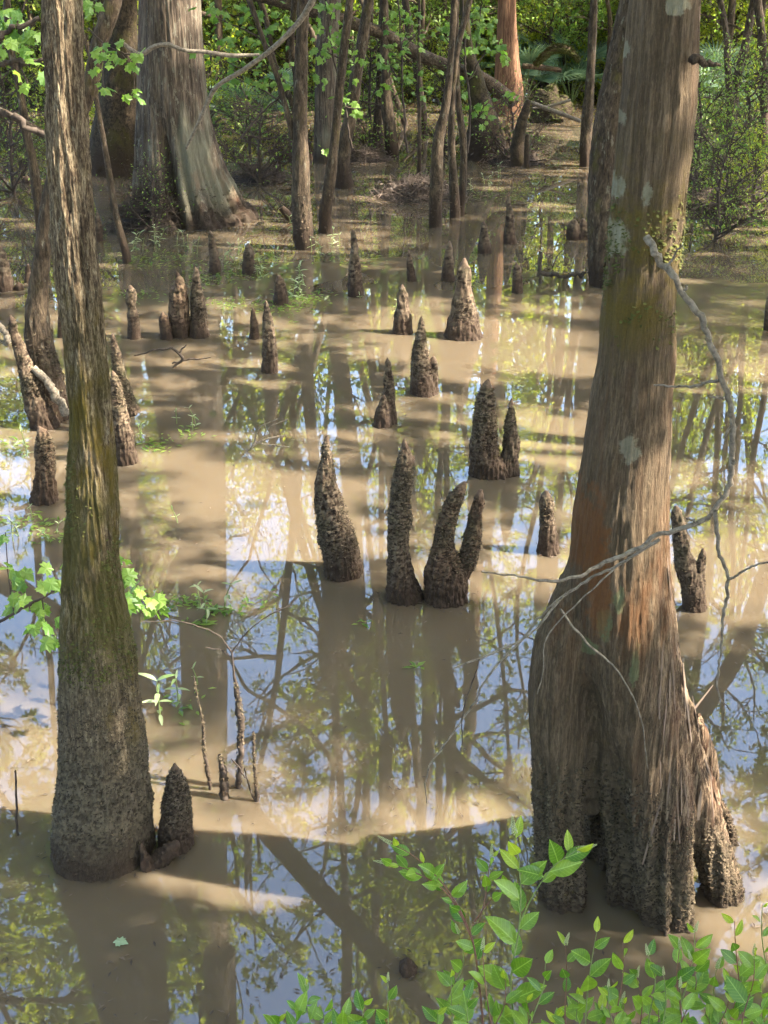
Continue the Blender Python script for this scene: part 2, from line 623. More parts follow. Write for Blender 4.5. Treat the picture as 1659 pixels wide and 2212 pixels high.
def scatter_flakes(V, F, N, count, size, mask=None, seed=0, droop=0.35):
    r = np.random.default_rng(seed)
    f = F[r.integers(0, len(F), count)]
    w = r.dirichlet((1, 1, 1, 1), count)
    p = (V[f] * w[:, :, None]).sum(1)
    n = N[f].mean(1)
    n /= np.linalg.norm(n, axis=1, keepdims=True) + 1e-9
    if mask is not None:
        keep = r.random(count) < mask(p)
        p, n = p[keep], n[keep]
    m = len(p)
    t = np.cross(n, np.array([0, 0, 1.0]) + r.normal(0, 0.25, (m, 3)))
    t /= np.linalg.norm(t, axis=1, keepdims=True) + 1e-9
    out = n + r.normal(0, 0.35, (m, 3)) + np.array([0, 0, -droop])
    out /= np.linalg.norm(out, axis=1, keepdims=True)
    L = (size * r.uniform(0.45, 1.1, m))[:, None]
    W = (size * r.uniform(0.5, 1.3, m))[:, None]
    a = p - n * size * 0.25
    tip = a + out * (L + size * 0.25)
    V4 = np.stack([a - t * W * 0.6, a + t * W * 0.6, tip + t * W * r.uniform(0.1, 0.6, (m, 1)), tip - t * W * r.uniform(0.1, 0.6, (m, 1)) + out * L * r.uniform(-0.3, 0.3, (m, 1))], 1)
    return V4.reshape(-1, 3), np.arange(m * 4).reshape(-1, 4)


def knee_disp(V, N, amp, seed, freq=34.0, wet=0.16):
    z = V[:, 2]
    low = np.clip((wet + 0.1 - z) / 0.12, 0, 1)[:, None]
    F1, F2, off, idr = worley(V * np.array([freq, freq, freq * 1.7]), seed)
    shingle = (0.45 - off[:, 2]) * 0.9 + (idr - 0.5) * 0.8
    fib = fbm(V * np.array([freq * 1.5, freq * 1.5, freq * 0.35]), 3, seed + 5)
    lump = fbm(V * 9, 3, seed + 11)
    patch = np.clip((fbm(V * np.array([5, 5, 3.5]), 2, seed + 21) + 0.12) * 4, 0.1, 1)
    d = amp * (shingle * patch * (1 - low[:, 0] * 0.6) + fib * (1.9 - 1.1 * patch + 0.6 * low[:, 0])) + lump * amp * 1.6
    return V + N * d[:, None], idr


BASES = []


def knee(label, prongs, mat='knee', fl='flake', flakes=2600, name='cypress_knee', group='cypress knees standing in the water', dy=None, cat='cypress knee', wet=0.16, tipcol=1.0, amp=1.0, extra=None):
    bx, by, bw = prongs[0][0]
    g = G(bx, by - bw * 0.12)
    Y = g[1]
    sc = P(bx, by, Y)[1]
    BASES.append((g[0], g[1], bw * sc / 2))
    root = thing(name, (g[0], g[1], 0), label, cat, group)
    tubes, tips = [], []
    for i, pr in enumerate(prongs):
        dd = dy[i] if dy else 0
        path = px_path(pr, G(pr[0][0], pr[0][1] - 3)[1] if dd == 'w' else Y + dd)
        path[:, 0] -= g[0]
        path[:, 1] -= g[1]
        if i == 0 or path[0, 2] < 0.1:
            b = path[0].copy()
            b[2] = -0.22
            b[3] *= 1.08
            path = np.vstack([b, path])
        path[:, 3] *= (0.93 if i == 0 else 0.82) * np.linspace(1.08, 0.84, len(path))
        # rounded end
        e, d = path[-1], path[-1, :3] - path[-2, :3]
        d /= np.linalg.norm(d) + 1e-9
        cap = [[*(e[:3] + d * e[3] * a), e[3] * rr] for a, rr in ((0.5, 0.82), (0.85, 0.45))]
        path = np.vstack([interp_path(path, 40), cap])
        path[-3:, 3] *= np.array([0.75, 0.7, 0.65])
        tips.append(e[:3])
        tubes.append((path, 20, random.uniform(0.85, 1.1)))
    vox = max(0.0045, 2.1 * sc)
    V, F, N = remesh(tubes, vox, 2)
    seed = random.randint(0, 9999)
    width = bw * sc
    a = min(0.009, 0.046 * width) * amp
    V2, idr = knee_disp(V, N, a, seed, 1 / (7.0 * sc), wet)
    tipm = np.zeros(len(V))
    for t in tips:
        dist = np.linalg.norm(V - t, axis=1)
        tipm = np.maximum(tipm, np.clip(1.35 - dist / (width * 0.17), 0, 1))
    V2 = V2 * (1 - 0.8 * tipm[:, None]) + V * 0.8 * tipm[:, None]
    body = obj('body', mk_mesh('knee_body', V2, F, M[mat], True, {'rnd': idr, 'tip': tipm * tipcol}), root)
    if flakes:
        def mask(p):
            m = np.clip((p[:, 2] - wet * 0.7) / 0.1, 0.12, 1)
            for t in tips:
                m = m * np.clip((np.linalg.norm(p - t, axis=1) - width * 0.17) / (width * 0.1), 0, 1)
            return m * np.clip((fbm(p * np.array([5, 5, 3.5]), 2, seed + 21) + 0.12) * 4, 0.05, 1)
        FV, FF = scatter_flakes(V2, F, N, int(flakes * 1.8), min(0.0105, 0.062 * width), mask, seed)
        struct(obj('bark_flakes', mk_mesh('bark_flakes', FV, FF, M[fl], False), body), 'stuff')
    if extra:
        extra(root, g, Y)
    return root


def ridge_disp(V, N, seed, amp, kx=46, kz=5, lump=0.02):
    p = V * np.array([kx, kx, kz])
    rid = 1 - np.abs(fbm(p, 3, seed)) * 2.4
    det = fbm(V * np.array([kx * 2.2, kx * 2.2, kz * 4]), 3, seed + 7)
    return V + N * (amp * (rid * 0.75 + det * 0.6) + lump * fbm(V * 3.2, 3, seed + 3))[:, None]


def twig_tube(rows, ns=7, n=None, jit=0.0, seed=0):
    rows = np.asarray(rows, float)
    n = n or max(6, 6 * len(rows))
    path = interp_path(rows, n)
    if jit:
        r = np.random.default_rng(seed)
        path[2:-2, :3] += np.repeat(r.normal(0, 1, (n, 3))[::3], 3, 0)[:n - 4] * jit * 1.5 * path[2:-2, 3:4]
        path[1:-1, :3] += r.normal(0, 1, (n - 2, 3)) * jit * path[1:-1, 3:4]
        path[:, 3] *= r.uniform(0.88, 1.14, n)
    return rings(path, ns)


# ------------------------------------------------------------------ crowns (shared mesh variants)
def unit(v):
    return v / (np.linalg.norm(v, axis=-1, keepdims=True) + 1e-9)


def grow(starts, dirs, lens, npts, wob, up, r):
    N = len(starts)
    L = np.zeros((N, npts, 3))
    L[:, 0] = starts
    d = unit(dirs)
    for i in range(1, npts):
        d = unit(d + r.normal(0, wob, (N, 3)) + np.array([0, 0, up]))
        L[:, i] = L[:, i - 1] + d * (lens / (npts - 1))[:, None]
    return L


def pick(L, R, n, lo, r):
    "n start points along each line"
    N, Pn, _ = L.shape
    k = r.uniform(lo, 0.98, (N, n)) * (Pn - 1)
    i = np.minimum(k.astype(int), Pn - 2)
    f = (k - i)[..., None]
    a = np.arange(N)[:, None]
    p = L[a, i] * (1 - f) + L[a, i + 1] * f
    t = unit(L[a, i + 1] - L[a, i])
    return p.reshape(-1, 3), t.reshape(-1, 3), (R[a, i] * 1.0).reshape(-1)


def leaf_quads(p, d, size, r, asp=0.5, flat=0.6):
    n = len(p)
    nrm = unit(r.normal(0, 1, (n, 3)) * (1 - flat) + np.array([0, 0, 1.0]) * flat * 1.3)
    s = unit(np.cross(d, nrm))
    L = (size * r.uniform(0.6, 1.25, n))[:, None]
    V = np.stack([p, p + d * L * 0.45 + s * L * asp * 0.5 + nrm * L * 0.06, p + d * L, p + d * L * 0.45 - s * L * asp * 0.5 + nrm * L * 0.06], 1)
    return V.reshape(-1, 3), np.arange(n * 4).reshape(-1, 4)


def crown_variant(seed, H, spread, nl, leafn, leaf, r0, low=0.05, mat='canopy', upbias=0.10, sub=6, twg=5):
    r = np.random.default_rng(seed)
    n = 10
    t = np.linspace(0, 1, n)
    tr = np.zeros((1, n, 3))
    tr[0, :, 2] = t * H
    tr[0, :, 0] = np.cumsum(r.normal(0, 0.02 * H, n)) * t
    tr[0, :, 1] = np.cumsum(r.normal(0, 0.02 * H, n)) * t
    tR = (r0 * (1 - t) ** 0.8 + 0.015)[None]
    parts = [batch_tubes(tr, tR, 8)]
    p, tg, rr = pick(tr, tR, nl, low, r)
    az = np.arange(nl) * 2.399 + r.uniform(0, 1, nl)
    el = r.uniform(0.1, 0.8, nl)
    d = np.stack([np.cos(az) * np.cos(el), np.sin(az) * np.cos(el), np.sin(el)], 1)
    h = (p[:, 2] / H)
    ln = spread * (1.05 - 0.6 * h) * r.uniform(0.6, 1.15, nl)
    L1 = grow(p, d, ln, 8, 0.16, upbias * 0.6, r)
    R1 = (np.minimum(rr * 0.5, 0.07)[:, None] * (1 - np.linspace(0, 0.88, 8))[None]) + 0.005
    parts.append(batch_tubes(L1, R1, 6))
    p, tg, rr = pick(L1, R1, sub, 0.2, r)
    d = unit(tg + r.normal(0, 0.65, tg.shape))
    L2 = grow(p, d, spread * 0.38 * r.uniform(0.4, 1.2, len(p)), 6, 0.2, upbias * 0.3, r)
    R2 = np.minimum(rr * 0.6, 0.02)[:, None] * (1 - np.linspace(0, 0.8, 6))[None] + 0.0025
    parts.append(batch_tubes(L2, R2, 4))
    p, tg, rr = pick(L2, R2, twg, 0.15, r)
    d = unit(tg + r.normal(0, 0.7, tg.shape))
    L3 = grow(p, d, 0.55 * r.uniform(0.4, 1.3, len(p)), 4, 0.25, 0.0, r)
    R3 = np.full((len(p), 4), 0.0032) * np.array([1, .8, .6, .35])[None]
    parts.append(batch_tubes(L3, R3, 3))
    bV, bF = merge(parts)
    bm = mk_mesh('limbs', bV, bF, M['upper' if H > 3 else 'twig'])
    k = max(1, int(leafn / len(L3)))
    p, tg, _ = pick(L3, R3, k, 0.2, r)
    d = unit(tg * 0.5 + r.normal(0, 0.6, tg.shape) + np.array([0, 0, -0.25]))
    lV, lF = leaf_quads(p, d, leaf, r)
    lm = mk_mesh('leaves', lV, lF, M[mat], False)
    return bm, lm


CROWNS = [crown_variant(11, 9, 3.6, 13, 8500, 0.12, 0.13),
          crown_variant(12, 8, 3.0, 12, 7500, 0.12, 0.11),
          crown_variant(13, 10, 3.2, 14, 6500, 0.12, 0.14, 0.2),
          crown_variant(14, 7, 3.4, 11, 8500, 0.12, 0.10)]
SPARSE = [crown_variant(21, 11, 3.4, 13, 3600, 0.12, 0.15, 0.1), crown_variant(22, 9, 3.6, 12, 3600, 0.11, 0.12, 0.1)]
BARE = [crown_variant(25, 10, 2.6, 11, 700, 0.11, 0.07, 0.15, 'canopy', 0.12, 5, 4), crown_variant(26, 9, 2.4, 10, 1000, 0.11, 0.06, 0.1, 'canopy', 0.12, 5, 4)]
UNDER = [crown_variant(31, 5.5, 2.3, 15, 5200, 0.10, 0.05, 0.05, 'canopy', 0.05),
         crown_variant(32, 4.2, 1.9, 13, 4200, 0.095, 0.045, 0.05, 'under', 0.05),
         crown_variant(33, 6.5, 2.4, 16, 4600, 0.10, 0.055, 0.1, 'canopy', 0.05)]


DENSE = [crown_variant(41, 9, 3.3, 13, 9000, 0.15, 0.13), crown_variant(42, 8, 3.0, 12, 8000, 0.15, 0.12), crown_variant(43, 8, 2.7, 14, 7000, 0.15, 0.12)]
SLIM = [crown_variant(45, 8, 1.05, 22, 4600, 0.13, 0.08, 0.02, 'canopy', 0.1, 6, 4), crown_variant(46, 7, 1.2, 20, 4400, 0.13, 0.08, 0.02, 'canopy', 0.1, 6, 4)]
SHRUB = [crown_variant(51, 1.5, 1.1, 16, 2800, 0.075, 0.022, 0.02, 'canopy', 0.02, 5, 4),
         crown_variant(52, 1.1, 1.3, 14, 2200, 0.065, 0.02, 0.02, 'maple', 0.02, 5, 4),
         crown_variant(53, 2.0, 1.2, 18, 1500, 0.07, 0.022, 0.02, 'under', 0.04, 6, 4),
         crown_variant(54, 1.3, 1.1, 15, 250, 0.06, 0.02, 0.02, 'under', 0.04, 6, 5)]


def put_crown(root, var, top, rz, sc=1.0):
    for nm, me in (('limbs', var[0]), ('crown', var[1])):
        o = obj(nm, me, root)
        o.location = top
        o.rotation_euler = (0, 0, rz)
        o.scale = (sc, sc, sc)


def tree(label, px, mat='trunk', top=7.0, crown=None, Y=None, name='swamp_tree', group='trees standing in the swamp', n=110, ns=28, seed=0, amp=0.012, kx=40, kz=7, cs=1.0, base_z=-0.3, lean=None, flakes=0, rfun=None, cat='tree', dy=None, zbase=0.0):
    bx, by, bw = px[0]
    g = G(bx, by - bw * 0.1) if Y is None else P(bx, by, Y)[0]
    Y = g[1]
    root = thing(name, (g[0], g[1], zbase), label, cat, group)
    path = px_path(px, Y, dy)
    path[:, 0] -= g[0]
    path[:, 1] -= Y
    path[:, 2] -= zbase
    b = path[0].copy()
    b[2] = base_z
    b[3] *= 1.05
    path = np.vstack([b, path])
    if top:
        e = path[-1]
        d = path[-1, :3] - path[-2, :3]
        d = d / max(d[2], 0.1)
        d = np.clip(d, -0.35, 0.35)
        if lean:
            d[:2] = lean
        k = np.linspace(0, 1, 5)[1:]
        for q in k:
            hh = q * (top - e[2])
            path = np.vstack([path, [e[0] + d[0] * hh * (1 - 0.35 * q), e[1] + d[1] * hh * (1 - 0.35 * q), e[2] + hh, e[3] * (1 - 0.25 * q)]])
    P2 = interp_path(path, n)
    V, F = rings(P2, ns, rfun)
    c = np.repeat(P2[:, :3], ns, 0)
    N = unit(V - c)
    wr = np.repeat(P2[:, 3], ns)
    V2 = ridge_disp(V, N * np.minimum(1, wr / 0.08)[:, None], seed, amp, kx, kz, 0.015)
    tk = obj('trunk', mk_mesh('trunk', V2, F, M[mat], True, {'rnd': np.zeros(len(V2))}), root)
    if flakes:
        FV, FF = scatter_flakes(V2, F, N, flakes, 0.022, lambda p: np.clip((0.75 - p[:, 2]) / 0.3, 0, 1) * (p[:, 2] > 0), seed)
        struct(obj('bark_flakes', mk_mesh('bark_flakes', FV, FF, M['flake'], False), tk), 'stuff')
    if crown is not None:
        put_crown(root, crown, path[-1, :3] - np.array([0, 0, 0.05]), seed * 1.3, cs)
    return root

SHADE_TREES = [(6.2, 8.6, 2, 0.8), (9.0, 7.0, 1, 0.75), (12.0, 6.2, 2, 0.8), (15.0, 5.4, 1, 0.8), (4.6, 7.6, 1, 0.7), (6.5, 11.8, 1, 1.0), (9.5, 11.2, 2, 1.05), (12.5, 10.6, 0, 1.1),
               (16.0, 9.8, 1, 1.1), (7.0, 14.6, 0, 1.1), (10.0, 14.5, 1, 1.15), (13.0, 14.0, 2, 1.15), (8.5, 17.2, 0, 1.05), (12.0, 16.5, 1, 1.1), (15.5, 16.0, 2, 1.1), (9.5, 20.2, 2, 1.05), (13.0, 19.5, 0, 1.1), (17.0, 18.8, 1, 1.1), (-6.3, 15.0, 1, 1.0), (-7.6, 20.0, 0, 1.0)]
for D_, x0_, kk in ((2.75, 2.9, 3), (5.3, 2.9, 4)):
    for n_ in range(7):
        x_ = x0_ + n_ * 1.75
        SHADE_TREES.append((x_, D_ - 0.195 * x_ + 0.18 * math.sin(n_ * 2.1), 3 + (n_ + kk) % 2, (0.82 if kk == 3 else 1.0) + 0.06 * math.sin(n_ * 1.3)))
for n_ in range(6):
    SHADE_TREES.append((3.4 + n_ * 1.9, 1.55 - 0.195 * (3.4 + n_ * 1.9), 3 + n_ % 2, 1.0))
SHADE_TREES += [(2.4, 2.72, 4, 0.42), (3.3, 2.55, 3, 0.5), (4.5, 2.3, 4, 0.48), (5.6, 2.05, 3, 0.48)]
BACK_TREES = [(x_ + 1.1 * math.sin(y_ * 1.7), y_ + 0.9 * math.sin(x_ * 2.3), int(abs(x_ * 3 + y_)) % 3, 1.05) for x_ in (-14, -10, -6, -2, 2, 6, 10) for y_ in (-11.5, -7.5, -3.6)] \
    + [(x_ - 0.8 * math.sin(y_), y_, int(abs(x_ + y_)) % 3, 1.1) for x_ in (-13.5, -9.6, -6.2) for y_ in (0.4, 4.2, 8.0, 11.8)]

# ------------------------------------------------------------------ the two near trees
def left_tree():
    px = [(220, 1835, 232), (219, 1780, 223), (219, 1700, 200), (216, 1550, 178), (213, 1450, 165), (205, 1350, 149), (200, 1250, 124),
          (201, 1100, 108), (197, 950, 97), (188, 800, 93), (176, 650, 92), (158, 500, 93), (145, 300, 90), (139, 150, 88), (136, 0, 88)]
    g = G(220, 1835)
    root = thing('swamp_tree', (g[0], g[1], 0), 'mossy ridged trunk with flared lichen-crusted base nearest the camera at left', 'tree', 'trees standing in the swamp')
    path = px_path(px, g[1])
    path[:, 0] -= g[0]
    path[:, 1] -= g[1]
    b = path[0].copy()
    b[2] = -0.3
    b[3] *= 1.05
    e = path[-1]
    up = [[e[0] - 0.25, e[1] + 0.1, 4.5, e[3] * 0.95], [e[0] - 0.4, e[1], 6.2, e[3] * 0.85]]
    path = interp_path(np.vstack([b, path, up]), 760)
    ns = 230
    V, F = rings(path, ns, lambda t, th: 1 + 0.035 * np.sin(3 * th + 1) * np.clip(1 - t * 4, 0, 1) + 0.02 * np.sin(5 * th + 9 * t))
    c = np.repeat(path[:, :3], ns, 0)
    N = unit(V - c)
    z = V[:, 2]
    low = np.clip((1.0 + 0.25 * fbm(V * 5, 3, 77) - z) / 0.6, 0, 1)            # crusted base
    wetb = np.clip((0.2 + 0.06 * fbm(V * 7, 2, 2) - z) / 0.04, 0, 1)
    rid = (1 - np.abs(fbm(V * np.array([46, 46, 4.5]), 3, 5)) * 2.6) * 0.009 + fbm(V * np.array([110, 110, 22]), 3, 6) * 0.005
    F1, F2, off, idr = worley(V * np.array([80, 80, 95]), 3)
    crust = ((0.45 - off[:, 2]) * 0.6 + (idr - 0.5)) * 0.0065 + fbm(V * np.array([40, 40, 26]), 3, 8) * 0.008
    d = rid * (1 - low) + crust * low + 0.012 * fbm(V * 4, 3, 4) - wetb * 0.012 - 0.006
    V2 = V + N * d[:, None]
    tk = obj('trunk', mk_mesh('trunk', V2, F, M['left_bark'], True, {'rnd': idr, 'low': low}), root)
    FV, FF = scatter_flakes(V2, F, N, 52000, 0.0075, lambda p: np.clip((1.0 - p[:, 2]) / 0.35, 0, 1) * (p[:, 2] > 0.03) * np.where(p[:, 2] < 0.17, 0.35, 1), 3)
    struct(obj('lichen_crust', mk_mesh('lichen_crust', FV, FF, M['flake_grey'], False), tk), 'stuff')
    # tufts of moss on the shaft
    FV, FF = scatter_flakes(V2, F, N, 60000, 0.0085, lambda p: np.clip((fbm(p * np.array([4, 4, 2.6]), 3, 21) - 0.02) * 4, 0, 1) * (p[:, 2] > 0.8) * (p[:, 2] < 2.0) * 0.9, 9, 0.5)
    struct(obj('moss', mk_mesh('moss', FV, FF, M['moss'], False), tk), 'stuff')
    put_crown(root, CROWNS[1], path[-1, :3], 0.4)
    return root


def left_bark():
    k = NT('mossy_ridged_bark_near')
    co = k.coord((1, 1, 0.12))
    iso = k.coord()
    f = k.noise(co, 75, 6, 0.7, 0.5)
    f2 = k.noise(k.coord((1, 1, 0.3)), 190, 4, 0.7)
    ff = k.math('ADD', k.math('MULTIPLY', f, 0.6), k.math('MULTIPLY', f2, 0.4))
    c = k.ramp(ff, [(0.38, (0.014, 0.009, 0.006)), (0.49, (0.13, 0.096, 0.066)), (0.63, (0.52, 0.45, 0.34))])
    spots = k.ramp(k.noise(k.coord((1, 1, 0.5)), 38, 5, 0.8), [(0.6, 0), (0.66, 0.75)])
    c = k.mix(spots, c, (0.34, 0.345, 0.30))
    gold = k.ramp(k.noise(k.coord((1, 1, 0.35)), 4.6, 5, 0.7), [(0.52, 0), (0.6, 0.85)])
    c = k.mix(gold, c, k.mix(k.noise(iso, 160, 3, 0.8), (0.10, 0.075, 0.01), (0.28, 0.21, 0.03)))
    zb = k.math('MULTIPLY', k.ramp(k.math('DIVIDE', k.posz(), 4.0), [(0.17, 0), (0.24, 1), (0.42, 1), (0.56, 0.0)]), 1.0)
    mo = k.math('MULTIPLY', zb, k.ramp(k.noise(k.coord((1, 1, 0.6)), 4.4, 6, 0.7), [(0.36, 0), (0.54, 0.85)]))
    c = k.mix(mo, c, k.mix(k.noise(iso, 150, 3, 0.8), (0.045, 0.045, 0.012), (0.16, 0.145, 0.035)))
    cr = k.ramp(k.math('ADD', k.math('MULTIPLY', k.attr('rnd'), 0.6), k.math('MULTIPLY', k.noise(iso, 120, 4), 0.5)), [(0.2, (0.05, 0.04, 0.03)), (0.8, (0.20, 0.175, 0.135))])
    c = k.mix(k.attr('low'), c, cr)
    c = wet_line(k, c, 0.13, 0.07)
    c = k.mix(1.0, c, (0.66, 0.59, 0.465), 'MULTIPLY')
    k.bump(ff, 1.0, 0.026)
    return k.color(c, 0.88, 0.22)


M['left_bark'] = left_bark()
left_tree()


RT_Y = float(G(1390, 1955)[1])


def right_bark():
    k = NT('shaggy_bark_near')
    co = k.coord((1, 1, 0.045))
    iso = k.coord()
    f = k.noise(co, 62, 6, 0.68, 0.6)
    f2 = k.noise(k.coord((1, 1, 0.1)), 190, 4, 0.7)
    f3 = k.noise(k.coord((1, 1, 0.16)), 330, 3, 0.8, 0.8)
    ff = k.math('ADD', k.math('ADD', k.math('MULTIPLY', f, 0.48), k.math('MULTIPLY', f2, 0.28)), k.math('MULTIPLY', f3, 0.24))
    c = k.ramp(ff, [(0.41, (0.012, 0.008, 0.006)), (0.49, (0.15, 0.103, 0.072)), (0.59, (0.56, 0.445, 0.335))])
    red = k.ramp(k.noise(k.coord((1, 1, 0.12)), 16, 4, 0.6), [(0.54, 0), (0.66, 0.5)])
    c = k.mix(red, c, (0.20, 0.09, 0.055))
    # greenish weathered left flank
    gx = k.n('ShaderNodeSeparateXYZ')
    k.l(k.coord(), gx.inputs[0])
    side = k.ramp(k.math('ADD', k.math('ADD', k.math('MULTIPLY', gx.outputs[0], -1.6), 0.40), k.math('MULTIPLY', k.noise(iso, 3, 4), 0.5)), [(0.5, 0), (0.85, 0.7)])
    c = k.mix(side, c, k.mix(k.noise(iso, 45, 5, 0.7), (0.045, 0.036, 0.022), (0.165, 0.132, 0.086)))
    lich = k.ramp(k.noise(k.coord((1, 1, 0.55)), 5.2, 9, 0.72), [(0.68, 0), (0.74, 0.6)])
    c = k.mix(lich, c, k.mix(k.noise(iso, 70, 3), (0.16, 0.18, 0.12), (0.30, 0.315, 0.25)))
    def spot(col, px, py, rx, rz, amt, cola, colb):
        q, s = P(px, py, RT_Y - 0.17)
        gp = k.n('ShaderNodeNewGeometry')
        sep = k.n('ShaderNodeSeparateXYZ')
        k.l(gp.outputs['Position'], sep.inputs[0])
        dx = k.math('DIVIDE', k.math('SUBTRACT', sep.outputs[0], float(q[0])), rx * s)
        dz = k.math('DIVIDE', k.math('SUBTRACT', sep.outputs[2], float(q[2])), rz * s)
        dd = k.math('SQRT', k.math('ADD', k.math('MULTIPLY', dx, dx), k.math('MULTIPLY', dz, dz)))
        dd = k.math('ADD', dd, k.math('MULTIPLY', k.math('SUBTRACT', k.noise(iso, 26, 7, 0.7), 0.5), 2.6))
        fy = k.math('LESS_THAN', sep.outputs[1], float(RT_Y + 0.02))
        w = k.math('MULTIPLY', k.math('MULTIPLY', k.ramp(dd, [(0.75, 1), (1.0, 0)]), amt), fy)
        return k.mix(w, col, k.mix(k.noise(iso, 75, 4), cola, colb))
    LA, LB = (0.24, 0.27, 0.20), (0.50, 0.52, 0.45)
    for (px_, py_, rx_, rz_, am) in ((1338, 532, 40, 46, 0.95), (1365, 985, 24, 30, 0.45), (1352, 425, 12, 30, 0.8), (1408, 430, 12, 26, 0.7), (1365, 120, 16, 26, 0.7), (1478, 18, 26, 24, 0.7), (1360, 270, 10, 18, 0.6), (1300, 740, 12, 30, 0.5)):
        c = spot(c, px_, py_, rx_, rz_, am, LA, LB)
    for (px_, py_, rx_, rz_) in ((1310, 1360, 16, 40), (1372, 1440, 10, 60), (1340, 1300, 14, 30), (1280, 1420, 18, 22)):
        c = spot(c, px_, py_, rx_, rz_, 0.75, (0.10, 0.14, 0.07), (0.24, 0.30, 0.18))
    for (px_, py_, rx_, rz_) in ((1272, 1180, 44, 110), (1300, 1290, 26, 120)):
        c = spot(c, px_, py_, rx_, rz_, 0.5, (0.12, 0.05, 0.02), (0.34, 0.14, 0.035))
    zs = k.posz()
    zo = k.ramp(k.math('DIVIDE', zs, 4.0), [(0.24, 0), (0.30, 1), (0.36, 1), (0.44, 0)])
    oran = k.math('MULTIPLY', zo, k.ramp(k.noise(k.coord((1, 1, 0.3)), 5, 5, 0.7), [(0.48, 0), (0.62, 0.7)]))
    c = k.mix(oran, c, (0.17, 0.075, 0.025))
    zm = k.ramp(k.math('DIVIDE', zs, 4.0), [(0.50, 0), (0.55, 1), (0.62, 1), (0.68, 0)])
    mo = k.math('MULTIPLY', zm, k.ramp(k.noise(k.coord((1, 1, 0.9)), 6, 6, 0.75), [(0.42, 0), (0.56, 0.9)]))
    c = k.mix(mo, c, k.mix(k.noise(iso, 150, 3, 0.8), (0.06, 0.05, 0.01), (0.24, 0.19, 0.04)))
    cr = k.ramp(k.math('ADD', k.math('MULTIPLY', k.attr('rnd'), 0.6), k.math('MULTIPLY', k.noise(iso, 120, 4), 0.5)), [(0.2, (0.05, 0.04, 0.03)), (0.8, (0.21, 0.178, 0.132))])
    c = k.mix(k.attr('low'), c, cr)
    c = wet_line(k, c, 0.06, 0.07)
    c = k.mix(1.0, c, (0.66, 0.585, 0.475), 'MULTIPLY')
    k.bump(ff, 1.0, 0.03)
    return k.color(c, 0.85, 0.22)


M['right_bark'] = right_bark()


